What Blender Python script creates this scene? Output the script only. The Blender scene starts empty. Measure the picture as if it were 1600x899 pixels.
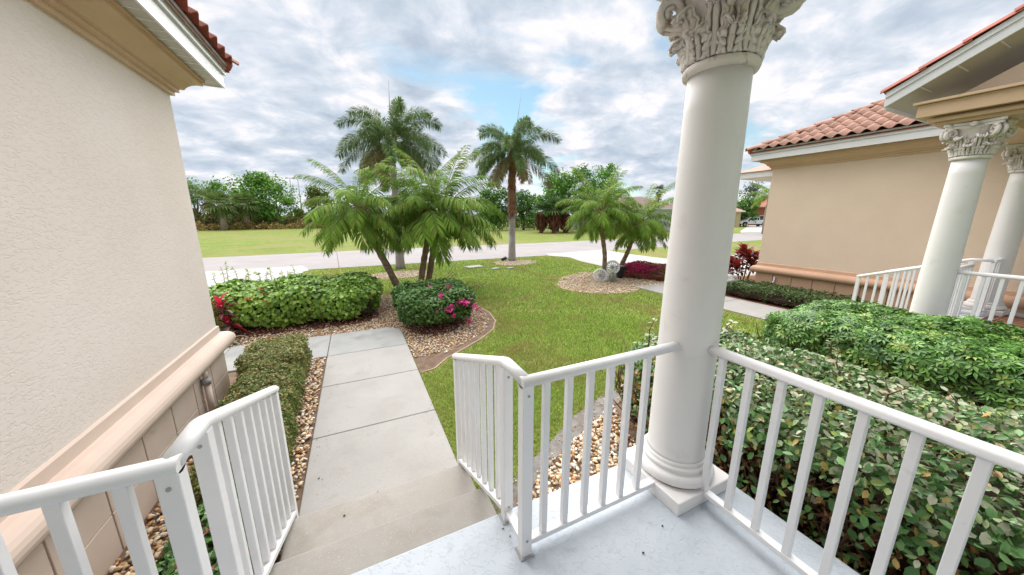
import bpy, math, random
import numpy as np
from mathutils import Vector, Matrix
random.seed(7); RNG = np.random.default_rng(11)
SC = bpy.context.scene
COL = SC.collection
R = math.radians
PI = math.pi

# ------------------------------------------------------------------ camera
CAM_H, YAW, PITCH, FPX = 2.08, 25.276, 12.252, 514.34
cam_data = bpy.data.cameras.new("camera")
cam_data.sensor_fit = 'HORIZONTAL'; cam_data.sensor_width = 36.0
cam_data.lens = FPX / 1600 * 36.0
cam_data.clip_start = 0.05; cam_data.clip_end = 3000
cam = bpy.data.objects.new("camera", cam_data); COL.objects.link(cam)
cam.location = (0, 0, CAM_H); cam.rotation_euler = (R(90 - PITCH), 0, R(-YAW))
SC.camera = cam

# ------------------------------------------------------------------ sky and sun
SUN_EL, SUN_AZ = 55.0, 6.0          # azimuth clockwise from +Y
W = bpy.data.worlds.new("World"); SC.world = W; W.use_nodes = True
nt = W.node_tree; nt.nodes.clear()
def wn(t, **k):
    n = nt.nodes.new(t)
    for a, b in k.items(): setattr(n, a, b)
    return n
def wmath(op, a, b=None, c=None):
    n = wn('ShaderNodeMath', operation=op)
    for i, v in enumerate((a, b, c)):
        if v is None: continue
        if isinstance(v, (int, float)): n.inputs[i].default_value = v
        else: nt.links.new(v, n.inputs[i])
    return n.outputs[0]
tc = wn('ShaderNodeTexCoord'); sep = wn('ShaderNodeSeparateXYZ'); nt.links.new(tc.outputs['Generated'], sep.inputs[0])
zz = wmath('ADD', wmath('MAXIMUM', sep.outputs[2], 0.0), 0.24)
cx = wmath('DIVIDE', sep.outputs[0], zz); cy = wmath('DIVIDE', sep.outputs[1], zz)
cmb = wn('ShaderNodeCombineXYZ'); nt.links.new(cx, cmb.inputs[0]); nt.links.new(cy, cmb.inputs[1])
mp = wn('ShaderNodeMapping'); mp.inputs['Scale'].default_value = (1.0, 1.1, 1); mp.inputs['Location'].default_value = (3.1, 7.4, 0); mp.inputs['Rotation'].default_value = (0, 0, R(25))
nt.links.new(cmb.outputs[0], mp.inputs['Vector'])
def wnoise(scale, detail, rough, dist, z=0.0):
    n = wn('ShaderNodeTexNoise'); n.inputs['Scale'].default_value = scale; n.inputs['Detail'].default_value = detail
    n.inputs['Roughness'].default_value = rough; n.inputs['Distortion'].default_value = dist
    m = wn('ShaderNodeMapping'); m.inputs['Location'].default_value = (z, z * 1.7, z)
    nt.links.new(mp.outputs[0], m.inputs['Vector']); nt.links.new(m.outputs[0], n.inputs['Vector'])
    return n.outputs[0]
def wramp(v, stops):
    r = wn('ShaderNodeValToRGB'); nt.links.new(v, r.inputs[0]); e = r.color_ramp.elements
    for i, (p, c) in enumerate(stops):
        x = e[i] if i < 2 else e.new(p)
        x.position = p; x.color = (*c, 1) if len(c) == 3 else c
    return r.outputs[0]
n_a = wnoise(3.6, 9, 0.58, 0.25, 0.0)
n_b = wnoise(0.9, 5, 0.5, 0.2, 4.3)
mixn = wmath('ADD', wmath('MULTIPLY', n_a, 0.66), wmath('MULTIPLY', n_b, 0.34))
cloudcol = wramp(mixn, [(0.35, (0.46, 0.56, 0.66)), (0.43, (0.585, 0.68, 0.765)), (0.50, (0.74, 0.82, 0.88)), (0.57, (1.0, 1.0, 1.0))])
# open patches of blue: a third noise, more open towards the east
n_c = wnoise(1.05, 6, 0.52, 0.5, 2.3)
east = wmath('MULTIPLY', wmath('ADD', wmath('MULTIPLY', sep.outputs[0], 0.8), wmath('MULTIPLY', sep.outputs[1], 0.3)), 0.07)
cover = wramp(wmath('ADD', n_c, east), [(0.60, (1, 1, 1)), (0.69, (0, 0, 0))])
sky = wn('ShaderNodeTexSky'); sky.sky_type = 'NISHITA'; sky.sun_disc = False
sky.sun_elevation = R(SUN_EL); sky.sun_rotation = R(SUN_AZ); sky.air_density = 1.0; sky.dust_density = 0.6; sky.ozone_density = 2.0
skm = wn('ShaderNodeMix', data_type='RGBA', blend_type='MIX')
skb = wn('ShaderNodeMix', data_type='RGBA', blend_type='MULTIPLY'); skb.inputs[0].default_value = 1.0
nt.links.new(sky.outputs[0], skb.inputs[6]); skb.inputs[7].default_value = (0.25, 0.28, 0.24, 1)
cs = wn('ShaderNodeMix', data_type='RGBA', blend_type='MULTIPLY'); cs.inputs[0].default_value = 1.0
nt.links.new(cloudcol, cs.inputs[6]); cs.inputs[7].default_value = (1.74, 1.70, 1.76, 1)     # clouds on the sky's own physical scale
nt.links.new(cover, skm.inputs[0]); nt.links.new(skb.outputs[2], skm.inputs[6]); nt.links.new(cs.outputs[2], skm.inputs[7])
bg = wn('ShaderNodeBackground'); bg.inputs['Strength'].default_value = 0.1
nt.links.new(skm.outputs[2], bg.inputs['Color'])
wo = wn('ShaderNodeOutputWorld'); nt.links.new(bg.outputs[0], wo.inputs[0])

sl = bpy.data.lights.new("sun", 'SUN'); sl.energy = 1.35; sl.angle = R(88); sl.color = (1.0, 0.965, 0.93)
so = bpy.data.objects.new("sun", sl); COL.objects.link(so); so.location = (0, 0, 50)
so.rotation_euler = (R(90 - SUN_EL), 0, R(180 - SUN_AZ))
SC.view_settings.view_transform = 'Standard'; SC.view_settings.look = 'None'
SC.view_settings.exposure = 2.55; SC.view_settings.gamma = 1.0
SC.cycles.max_bounces = 8; SC.cycles.transparent_max_bounces = 8

# ------------------------------------------------------------------ helpers
def P(u, v, dist):
    """world point that the photo shows at pixel (u, v), 'dist' metres away over the ground (layout measurement)"""
    cy_, sy_ = math.cos(R(YAW)), math.sin(R(YAW)); cp, sp = math.cos(R(PITCH)), math.sin(R(PITCH))
    a, b = (u - 800) / FPX, -(v - 449.5) / FPX
    f = (sy_ * cp, cy_ * cp, -sp); r = (cy_, -sy_, 0); up = (sy_ * sp, cy_ * sp, cp)
    d = [f[i] + a * r[i] + b * up[i] for i in range(3)]
    t = dist / math.hypot(d[0], d[1])
    return Vector((d[0] * t, d[1] * t, CAM_H + d[2] * t))
def G(u, v, z=0.0):
    q = P(u, v, 1.0); t = (z - CAM_H) / (q.z - CAM_H)
    return (q.x * t, q.y * t)

def tag(o, label=None, cat=None, group=None, kind=None):
    if label: o['label'] = label
    if cat: o['category'] = cat
    if group: o['group'] = group
    if kind: o['kind'] = kind
    return o
def thing(name, label, cat, loc=(0, 0, 0), group=None, rz=0.0):
    o = bpy.data.objects.new(name, None); COL.objects.link(o); o.location = loc; o.rotation_euler = (0, 0, rz)
    o.empty_display_size = 0.1
    return tag(o, label, cat, group)
def attach(o, parent):
    if parent is not None:
        o.parent = parent
        m = Matrix.Identity(4); p = parent
        # bring the parent's world transform out so that parts keep their world coordinates
        m = world_of(p)
        o.matrix_parent_inverse = m.inverted()
    return o
def world_of(p):
    m = Matrix.Translation(p.location) @ p.rotation_euler.to_matrix().to_4x4() @ Matrix.Diagonal((*p.scale, 1))
    if p.parent is not None:
        m = world_of(p.parent) @ p.matrix_parent_inverse @ m
    return m
def link(name, me, parent=None, mat=None):
    o = bpy.data.objects.new(name, me); COL.objects.link(o)
    if mat is not None and len(me.materials) == 0: me.materials.append(mat)
    attach(o, parent)
    return o
def raw_mesh(name, V, F, smooth=False, tint=None, mat=None):
    """V (n,3) array, F (m,3) triangle array"""
    me = bpy.data.meshes.new(name)
    V = np.ascontiguousarray(V, dtype=np.float32); F = np.ascontiguousarray(F, dtype=np.int32)
    me.vertices.add(len(V)); me.vertices.foreach_set('co', V.ravel())
    me.loops.add(F.size); me.loops.foreach_set('vertex_index', F.ravel())
    me.polygons.add(len(F)); me.polygons.foreach_set('loop_start', np.arange(0, F.size, F.shape[1], dtype=np.int32))
    me.polygons.foreach_set('loop_total', np.full(len(F), F.shape[1], dtype=np.int32))
    if smooth: me.polygons.foreach_set('use_smooth', np.ones(len(F), dtype=bool))
    if tint is not None:
        a = me.color_attributes.new('tint', 'FLOAT_COLOR', 'POINT')
        c = np.ones((len(V), 4), dtype=np.float32); c[:, :3] = tint
        a.data.foreach_set('color', c.ravel())
    me.update(); me.validate()
    if mat: me.materials.append(mat)
    return me

class MB:
    def __init__(s): s.v = []; s.f = []; s.sm = []
    def add(s, vs, fs, smooth=False):
        b = len(s.v); s.v += [tuple(v) for v in vs]; s.f += [tuple(b + i for i in f) for f in fs]; s.sm += [smooth] * len(fs)
        return s
    def box(s, x0, x1, y0, y1, z0, z1):
        v = [(x0, y0, z0), (x1, y0, z0), (x1, y1, z0), (x0, y1, z0), (x0, y0, z1), (x1, y0, z1), (x1, y1, z1), (x0, y1, z1)]
        return s.add(v, [(0, 3, 2, 1), (4, 5, 6, 7), (0, 1, 5, 4), (1, 2, 6, 5), (2, 3, 7, 6), (3, 0, 4, 7)])
    def bar(s, a, b, w, h, up=(0, 0, 1)):
        a = Vector(a); b = Vector(b); d = (b - a).normalized(); upv = Vector(up)
        if abs(d.dot(upv)) > 0.98: upv = Vector((0, 1, 0))
        x = d.cross(upv).normalized(); z = x.cross(d).normalized()
        v = []
        for p in (a, b):
            for sx, sz in ((-1, -1), (1, -1), (1, 1), (-1, 1)): v.append(p + x * (sx * w / 2) + z * (sz * h / 2))
        return s.add(v, [(0, 1, 2, 3), (4, 7, 6, 5), (0, 4, 5, 1), (1, 5, 6, 2), (2, 6, 7, 3), (3, 7, 4, 0)])
    def tube(s, pts, rad, n=8, cap=True, ez=1.0, up=(0, 0, 1), smooth=True):
        pts = [Vector(p) for p in pts]; m = len(pts)
        rad = rad if isinstance(rad, (list, tuple)) else [rad] * m
        rings = []; prevx = None
        for i, p in enumerate(pts):
            d = (pts[min(i + 1, m - 1)] - pts[max(i - 1, 0)]).normalized()
            u = Vector(up)
            if prevx is None:
                if abs(d.dot(u)) > 0.97: u = Vector((0, 1, 0))
                x = d.cross(u).normalized()
            else:
                x = (prevx - d * prevx.dot(d)).normalized()
            prevx = x; z = x.cross(d).normalized()
            rings.append([p + x * math.cos(2 * PI * k / n) * rad[i] + z * math.sin(2 * PI * k / n) * rad[i] * ez for k in range(n)])
        vs = [v for r in rings for v in r]; fs = []
        for i in range(m - 1):
            for k in range(n):
                fs.append((i * n + k, i * n + (k + 1) % n, (i + 1) * n + (k + 1) % n, (i + 1) * n + k))
        s.add(vs, fs, smooth)
        if cap:
            b = len(s.v) - len(vs)
            s.f.append(tuple(b + k for k in reversed(range(n)))); s.sm.append(False)
            s.f.append(tuple(b + (m - 1) * n + k for k in range(n))); s.sm.append(False)
        return s
    def lathe(s, prof, c, n=40, smooth=True):
        vs = [(c[0] + r * math.cos(2 * PI * k / n), c[1] + r * math.sin(2 * PI * k / n), z) for r, z in prof for k in range(n)]
        fs = [(i * n + k, i * n + (k + 1) % n, (i + 1) * n + (k + 1) % n, (i + 1) * n + k) for i in range(len(prof) - 1) for k in range(n)]
        s.add(vs, fs, smooth)
        b = len(s.v) - len(vs)
        s.f.append(tuple(b + k for k in reversed(range(n)))); s.sm.append(False)
        s.f.append(tuple(b + (len(prof) - 1) * n + k for k in range(n))); s.sm.append(False)
        return s
    def prism(s, poly, z0, z1):
        n = len(poly); vs = [(x, y, z0) for x, y in poly] + [(x, y, z1) for x, y in poly]
        area = sum(poly[i][0] * poly[(i + 1) % n][1] - poly[(i + 1) % n][0] * poly[i][1] for i in range(n))
        fs = [tuple(range(n, 2 * n)), tuple(reversed(range(n)))] + [(i, (i + 1) % n, n + (i + 1) % n, n + i) for i in range(n)]
        if area < 0: fs = [tuple(reversed(f)) for f in fs]
        return s.add(vs, fs)
    def sheet(s, poly, z):
        area = sum(poly[i][0] * poly[(i + 1) % len(poly)][1] - poly[(i + 1) % len(poly)][0] * poly[i][1] for i in range(len(poly)))
        f = tuple(range(len(poly)))
        return s.add([(x, y, z) for x, y in poly], [f if area > 0 else tuple(reversed(f))])
    def mesh(s, name, mat=None):
        me = bpy.data.meshes.new(name); me.from_pydata(s.v, [], s.f); me.update()
        me.polygons.foreach_set('use_smooth', s.sm)
        if mat: me.materials.append(mat)
        return me
    def build(s, name, mat, parent=None, bevel=0.0, seg=2):
        o = link(name, s.mesh(name, mat), parent)
        if bevel:
            b = o.modifiers.new('bevel', 'BEVEL'); b.width = bevel; b.segments = seg; b.limit_method = 'ANGLE'; b.angle_limit = R(35)
        return o

# ------------------------------------------------------------------ materials
MATS = {}
def material(name, col, rough=0.7, var=None, vscale=3.0, vdetail=4, bump=None, spec=0.4, attr=False, trans=0.0, blotch=None, objrand=0.0, sheen=0.0):
    """col: base; var: second colour mixed by noise; bump: list of (kind, scale, strength, distance); blotch: (colour, scale, lo, hi)"""
    m = bpy.data.materials.new(name); m.use_nodes = True; t = m.node_tree; N = t.nodes; L = t.links
    b = N['Principled BSDF']; out = N['Material Output']
    b.inputs['Roughness'].default_value = rough; b.inputs['Specular IOR Level'].default_value = spec
    tcn = N.new('ShaderNodeTexCoord')
    def noise(sc, det=4, ro=0.55, dist=0.0):
        n = N.new('ShaderNodeTexNoise'); n.inputs['Scale'].default_value = sc; n.inputs['Detail'].default_value = det
        n.inputs['Roughness'].default_value = ro; n.inputs['Distortion'].default_value = dist
        L.new(tcn.outputs['Object'], n.inputs['Vector']); return n.outputs[0]
    def ramp(v, p0, c0, p1, c1):
        r = N.new('ShaderNodeValToRGB'); e = r.color_ramp.elements
        e[0].position = p0; e[0].color = (*c0, 1); e[1].position = p1; e[1].color = (*c1, 1); L.new(v, r.inputs[0]); return r.outputs[0]
    def mix(f, a, bb, mode='MIX'):
        x = N.new('ShaderNodeMix'); x.data_type = 'RGBA'; x.blend_type = mode
        if isinstance(f, float): x.inputs[0].default_value = f
        else: L.new(f, x.inputs[0])
        for i, q in ((6, a), (7, bb)):
            if isinstance(q, tuple): x.inputs[i].default_value = (*q, 1)
            else: L.new(q, x.inputs[i])
        return x.outputs[2]
    c = None
    if var is not None: c = ramp(noise(vscale, vdetail), 0.35, col, 0.65, var)
    if blotch:
        for bc, bs, lo, hi in blotch:
            f = ramp(noise(bs, 5, 0.6, 0.4), lo, (0, 0, 0), hi, (1, 1, 1))
            c = mix(f, c if c is not None else col, bc)
    if attr:
        a = N.new('ShaderNodeAttribute'); a.attribute_name = 'tint'
        c = mix(1.0, a.outputs['Color'], c if c is not None else col, 'MULTIPLY')
    if objrand:
        oi = N.new('ShaderNodeObjectInfo')
        hs = N.new('ShaderNodeHueSaturation'); mr = N.new('ShaderNodeMapRange')
        L.new(oi.outputs['Random'], mr.inputs[0]); mr.inputs[3].default_value = 1 - objrand; mr.inputs[4].default_value = 1 + objrand
        L.new(mr.outputs[0], hs.inputs['Value'])
        if c is None: hs.inputs['Color'].default_value = (*col, 1)
        else: L.new(c, hs.inputs['Color'])
        c = hs.outputs[0]
    if c is None: b.inputs['Base Color'].default_value = (*col, 1)
    else: L.new(c, b.inputs['Base Color'])
    if bump:
        prev = None
        for kind, sc, st, dist in bump:
            if kind == 'noise': h = noise(sc, 6, 0.6)
            elif kind == 'trowel':
                # skip-trowel stucco: warped ridges with flat tops
                n1 = N.new('ShaderNodeTexNoise'); n1.inputs['Scale'].default_value = sc; n1.inputs['Detail'].default_value = 4; n1.inputs['Distortion'].default_value = 1.0
                mpp = N.new('ShaderNodeMapping'); mpp.inputs['Scale'].default_value = (0.8, 0.7, 1.75)
                L.new(tcn.outputs['Object'], mpp.inputs[0]); L.new(mpp.outputs[0], n1.inputs['Vector'])
                h = ramp(n1.outputs[0], 0.40, (0, 0, 0), 0.47, (1, 1, 1))
            elif kind == 'fine':
                h = noise(sc, 2, 0.5)
            bn = N.new('ShaderNodeBump'); bn.inputs['Strength'].default_value = st; bn.inputs['Distance'].default_value = dist
            L.new(h, bn.inputs['Height'])
            if prev is not None: L.new(prev, bn.inputs['Normal'])
            prev = bn.outputs[0]
        L.new(prev, b.inputs['Normal'])
    if trans > 0:
        tr = N.new('ShaderNodeBsdfTranslucent'); ms = N.new('ShaderNodeMixShader'); ms.inputs[0].default_value = trans
        if c is not None: L.new(c, tr.inputs['Color'])
        else: tr.inputs['Color'].default_value = (*col, 1)
        L.new(b.outputs[0], ms.inputs[1]); L.new(tr.outputs[0], ms.inputs[2]); L.new(ms.outputs[0], out.inputs['Surface'])
    MATS[name] = m
    return m
M_white = material('white_aluminium', (0.80, 0.795, 0.80), 0.36, var=(0.77, 0.76, 0.765), vscale=5, spec=0.5, bump=[('noise', 30, 0.05, 0.002)], blotch=[((0.62, 0.60, 0.56), 9.0, 0.64, 0.78)])
M_railn = material('white_aluminium_far', (0.80, 0.79, 0.79), 0.4)
M_stucco = material('pale_stucco', (0.77, 0.69, 0.635), 0.85, var=(0.73, 0.65, 0.59), vscale=1.2, vdetail=7, spec=0.2, blotch=[((0.74, 0.64, 0.57), 0.8, 0.5, 0.8)], bump=[('trowel', 34, 0.42, 0.004), ('noise', 90, 0.3, 0.002)])
M_torus = material('pinkish_trim', (0.66, 0.53, 0.45), 0.72, var=(0.62, 0.49, 0.41), vscale=3, spec=0.3, bump=[('noise', 60, 0.12, 0.002)])
M_base = material('pinkish_base_stucco', (0.64, 0.52, 0.43), 0.8, var=(0.60, 0.48, 0.39), vscale=4, spec=0.2, bump=[('noise', 70, 0.25, 0.002)], blotch=[((0.42, 0.30, 0.22), 5.0, 0.6, 0.8)])
M_joint = material('dark_joint_grout', (0.16, 0.10, 0.07), 0.9)  # dark brown grout colour of the joints
M_corn = material('tan_trim', (0.58, 0.41, 0.26), 0.55, var=(0.54, 0.375, 0.23), vscale=3, spec=0.35)
M_soffit = material('aluminium_soffit', (0.50, 0.48, 0.43), 0.5, var=(0.46, 0.44, 0.39))
M_fascia = material('white_fascia', (0.72, 0.715, 0.72), 0.4, var=(0.68, 0.675, 0.68), vscale=2)
M_mortar = material('tile_bed_mortar', (0.42, 0.42, 0.38), 0.9, var=(0.30, 0.29, 0.26), vscale=12, bump=[('noise', 40, 0.5, 0.01)])
M_tile = material('clay_roof_tile', (0.50, 0.315, 0.245), 0.75, var=(0.43, 0.25, 0.19), vscale=6, spec=0.25, objrand=0.16, bump=[('noise', 50, 0.25, 0.003)], blotch=[((0.56, 0.32, 0.24), 4.0, 0.55, 0.75)])
M_tiled = material('dark_clay_tile_edge', (0.34, 0.085, 0.05), 0.75, var=(0.24, 0.055, 0.035), vscale=9, objrand=0.12)
M_nwall = material('tan_stucco', (0.72, 0.575, 0.45), 0.85, var=(0.69, 0.545, 0.425), vscale=1.5, spec=0.2, bump=[('trowel', 27, 0.45, 0.004), ('noise', 80, 0.2, 0.002)])
M_nbase = material('terracotta_base', (0.56, 0.355, 0.235), 0.8, var=(0.52, 0.325, 0.21), vscale=3, bump=[('noise', 60, 0.2, 0.002)])
M_ntorus = material('terracotta_trim', (0.60, 0.375, 0.255), 0.7, var=(0.56, 0.345, 0.23), vscale=3)
M_col = material('painted_column', (0.76, 0.735, 0.72), 0.5, var=(0.725, 0.70, 0.685), vscale=2, spec=0.35, bump=[('noise', 40, 0.07, 0.002)], blotch=[((0.64, 0.60, 0.55), 7.0, 0.62, 0.85)])
M_cap = material('weathered_capital', (0.72, 0.67, 0.63), 0.7, var=(0.64, 0.59, 0.54), vscale=7, spec=0.2, bump=[('noise', 45, 0.5, 0.006)], blotch=[((0.22, 0.14, 0.08), 16.0, 0.56, 0.74)])
M_porch = material('pale_blue_porch_coating', (0.48, 0.525, 0.575), 0.6, var=(0.53, 0.57, 0.615), vscale=3.5, spec=0.35, bump=[('trowel', 42, 0.5, 0.003), ('noise', 120, 0.25, 0.002)], blotch=[((0.42, 0.46, 0.50), 15.0, 0.60, 0.74), ((0.30, 0.29, 0.28), 60.0, 0.72, 0.76)])
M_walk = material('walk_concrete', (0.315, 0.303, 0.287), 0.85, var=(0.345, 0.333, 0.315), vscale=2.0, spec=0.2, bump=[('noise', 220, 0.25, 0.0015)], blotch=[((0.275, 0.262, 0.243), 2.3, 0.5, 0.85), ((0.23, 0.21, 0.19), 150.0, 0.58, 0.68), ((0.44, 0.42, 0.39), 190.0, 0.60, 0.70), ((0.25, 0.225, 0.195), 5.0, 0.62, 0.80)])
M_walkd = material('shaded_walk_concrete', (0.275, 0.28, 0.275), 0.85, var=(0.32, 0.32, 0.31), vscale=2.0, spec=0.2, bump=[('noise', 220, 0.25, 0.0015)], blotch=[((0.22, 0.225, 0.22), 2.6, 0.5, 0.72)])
M_step = material('step_concrete', (0.315, 0.293, 0.267), 0.85, var=(0.35, 0.33, 0.303), vscale=3.0, spec=0.2, bump=[('noise', 220, 0.3, 0.0015)], blotch=[((0.27, 0.24, 0.205), 3.1, 0.50, 0.74), ((0.31, 0.27, 0.23), 150.0, 0.58, 0.66), ((0.60, 0.56, 0.50), 170.0, 0.62, 0.70)])
M_road = material('pale_road', (0.28, 0.26, 0.257), 0.9, var=(0.305, 0.285, 0.282), vscale=0.7, spec=0.15, bump=[('noise', 60, 0.3, 0.004)], blotch=[((0.25, 0.23, 0.225), 0.6, 0.52, 0.75)])
M_drive = material('white_driveway', (0.36, 0.35, 0.34), 0.85, var=(0.39, 0.38, 0.37), vscale=0.8, spec=0.2, blotch=[((0.31, 0.30, 0.29), 0.9, 0.55, 0.75)])
M_lawn = material('lawn', (0.165, 0.220, 0.045), 0.95, var=(0.225, 0.26, 0.075), vscale=0.55, vdetail=8, spec=0.05, bump=[('noise', 25, 0.6, 0.03)], blotch=[((0.105, 0.155, 0.028), 3.0, 0.45, 0.7), ((0.27, 0.235, 0.09), 0.5, 0.54, 0.72), ((0.24, 0.215, 0.085), 0.14, 0.48, 0.62), ((0.09, 0.135, 0.025), 40.0, 0.5, 0.66)])
M_soil = material('bed_soil', (0.12, 0.075, 0.05), 0.95, var=(0.19, 0.13, 0.09), vscale=9, bump=[('noise', 40, 0.8, 0.02)])
M_fabric = material('grey_landscape_fabric', (0.15, 0.14, 0.13), 0.95, var=(0.22, 0.205, 0.19), vscale=9, bump=[('noise', 60, 0.7, 0.01)], blotch=[((0.14, 0.095, 0.06), 7.0, 0.5, 0.7)])
M_mulch = material('straw_mulch', (0.40, 0.29, 0.18), 0.95, var=(0.50, 0.40, 0.29), vscale=22, bump=[('noise', 60, 0.8, 0.02)])
M_stone = material('river_stone', (1, 1, 1), 0.55, attr=True, spec=0.3, bump=[('noise', 60, 0.2, 0.002)])
M_leaf = material('leaf', (1, 1, 1), 0.48, attr=True, trans=0.28, spec=0.35)
M_leafw = material('waxy_leaf', (1, 1, 1), 0.36, attr=True, trans=0.16, spec=0.5)
M_grass = material('grass_blade', (1, 1, 1), 0.6, attr=True, trans=0.35, spec=0.2)
M_far = material('distant_leaf', (1, 1, 1), 0.8, attr=True, trans=0.2, spec=0.1)
M_bark = material('grey_bark', (0.20, 0.165, 0.13), 0.9, var=(0.12, 0.09, 0.07), vscale=9, bump=[('noise', 22, 0.8, 0.02)])
M_twig = material('brown_twig', (0.16, 0.085, 0.05), 0.9, var=(0.10, 0.05, 0.03), vscale=12)
M_core = material('shrub_twig_mass', (0.055, 0.035, 0.022), 1.0, var=(0.085, 0.05, 0.03), vscale=25, bump=[('noise', 30, 1.0, 0.05)])
M_redmulch_shade = material('maroon_litter_and_shade', (0.13, 0.035, 0.025), 1.0, var=(0.20, 0.07, 0.04), vscale=30, bump=[('noise', 40, 0.9, 0.03)])  # maroon mulch; the sheets under shrubs use its darkness for shade
M_ptrunk = material('foxtail_trunk', (0.30, 0.26, 0.265), 0.8, var=(0.36, 0.32, 0.31), vscale=5, bump=[('noise', 20, 0.3, 0.01)])
M_boot = material('shaggy_brown_boots', (0.20, 0.095, 0.055), 0.95, var=(0.30, 0.17, 0.095), vscale=14, bump=[('noise', 25, 1.0, 0.03)])
M_pyg = material('pygmy_palm_trunk', (0.15, 0.095, 0.06), 0.9, var=(0.30, 0.235, 0.15), vscale=11, bump=[('noise', 25, 0.9, 0.02)])
M_fibre = material('red_brown_fibre', (0.13, 0.035, 0.025), 0.95, var=(0.22, 0.08, 0.05), vscale=30, bump=[('noise', 50, 1.0, 0.03)])
M_black = material('black_plastic', (0.02, 0.02, 0.02), 0.5)
M_glass = material('dark_window_glass', (0.02, 0.03, 0.04), 0.12, spec=0.8)
M_rubber = material('tyre_rubber', (0.025, 0.025, 0.025), 0.8)
M_metal = material('grey_metal', (0.35, 0.35, 0.35), 0.4)
M_truck = material('white_car_paint', (0.80, 0.80, 0.82), 0.25, spec=0.5)
M_flower = material('flower_petal', (1, 1, 1), 0.6, attr=True, trans=0.3)

def rgb(*c): return np.array(c, dtype=np.float32)
def pick(cols, w, n, jit=0.12):
    cols = np.array(cols, dtype=np.float32); w = np.array(w, float); w /= w.sum()
    i = RNG.choice(len(cols), n, p=w)
    return np.clip(cols[i] * (1 + RNG.normal(0, jit, (n, 1))), 0.005, 1).astype(np.float32)

# ------------------------------------------------------------------ instanced foliage meshes
def frames(nrm, axis=None):
    """per item 3x3 frames: columns x, y (leaf axis), z (leaf normal)"""
    n = len(nrm); z = nrm / np.linalg.norm(nrm, axis=1, keepdims=True)
    a = RNG.normal(size=(n, 3)) if axis is None else axis + 0
    y = a - z * (a * z).sum(1, keepdims=True); y /= np.linalg.norm(y, axis=1, keepdims=True) + 1e-9
    x = np.cross(y, z)
    return np.stack([x, y, z], axis=2)
def cloud(name, pos, fr, size, temps, tint, mat, parent=None, kind='stuff', idx=None, smooth=False):
    Vs, Fs, Ts = [], [], []; base = 0
    n = len(pos); idx = RNG.integers(0, len(temps), n) if idx is None else idx
    size = np.broadcast_to(np.asarray(size, dtype=float), (n,)) if np.ndim(size) < 2 else size
    for k, (tv, tf) in enumerate(temps):
        s = np.where(idx == k)[0]
        if len(s) == 0: continue
        sz = size[s][:, None, None] if size.ndim == 1 else size[s][:, None, :]
        loc = tv[None] * sz
        v = np.einsum('nij,nkj->nki', fr[s], loc) + pos[s][:, None, :]
        f = tf[None] + (np.arange(len(s)) * len(tv))[:, None, None] + base
        Vs.append(v.reshape(-1, 3)); Fs.append(f.reshape(-1, 3)); Ts.append(np.repeat(tint[s], len(tv), axis=0))
        base += len(s) * len(tv)
    me = raw_mesh(name, np.concatenate(Vs), np.concatenate(Fs), smooth, np.concatenate(Ts), mat)
    o = link(name, me, parent)
    if kind: o['kind'] = kind
    return o
def leaf_t(w=0.5, fold=0.12, droop=0.12):
    v = np.array([[0, 0, 0], [-w * .8, .3, fold], [0, .33, 0], [w * .8, .3, fold], [-w * .85, .65, fold - droop * .5], [0, .68, -droop * .5], [w * .85, .65, fold - droop * .5], [0, 1, -droop]]) * np.array([0.5, 1, 1])
    f = np.array([[0, 2, 1], [0, 3, 2], [1, 2, 5], [1, 5, 4], [2, 3, 6], [2, 6, 5], [4, 5, 7], [5, 6, 7]])
    return v, f
def leaf4(w=0.5, fold=0.1):
    v = np.array([[0, 0, 0], [-w / 2, .45, fold], [w / 2, .45, fold], [0, .45, 0], [0, 1, -.08]])
    return v, np.array([[0, 3, 1], [0, 2, 3], [1, 3, 4], [3, 2, 4]])
def leaf2(w=0.5):
    v = np.array([[0, 0, 0], [-w / 2, .5, .06], [w / 2, .5, .06], [0, 1, -.05]])
    return v, np.array([[0, 2, 1], [1, 2, 3]])
def rosette(k=7, w=0.34, r0=0.12):
    V, F = [], []
    for i in range(k):
        a = 2 * PI * i / k + 0.1; c, s = math.cos(a), math.sin(a); b = len(V)
        for (x, y, z) in ((0, r0, 0), (-w / 2, .55, .04), (w / 2, .55, .04), (0, .5, -.03), (0, 1, -.20)):
            V.append((x * c - y * s, x * s + y * c, z))
        F += [(b, b + 3, b + 1), (b, b + 2, b + 3), (b + 1, b + 3, b + 4), (b + 3, b + 2, b + 4)]
    return np.array(V, float), np.array(F)
def ico(sub=0, seed=0, flat=0.6):
    import bmesh
    bm = bmesh.new(); bmesh.ops.create_icosphere(bm, subdivisions=sub + 1, radius=0.5)
    v = np.array([x.co[:] for x in bm.verts]); f = np.array([[a.index for a in p.verts] for p in bm.faces]); bm.free()
    r = np.random.default_rng(seed); v = v * (1 + r.normal(0, 0.10, (len(v), 1))); v = v * np.array([1, 0.78, flat])
    return v, f

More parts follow.
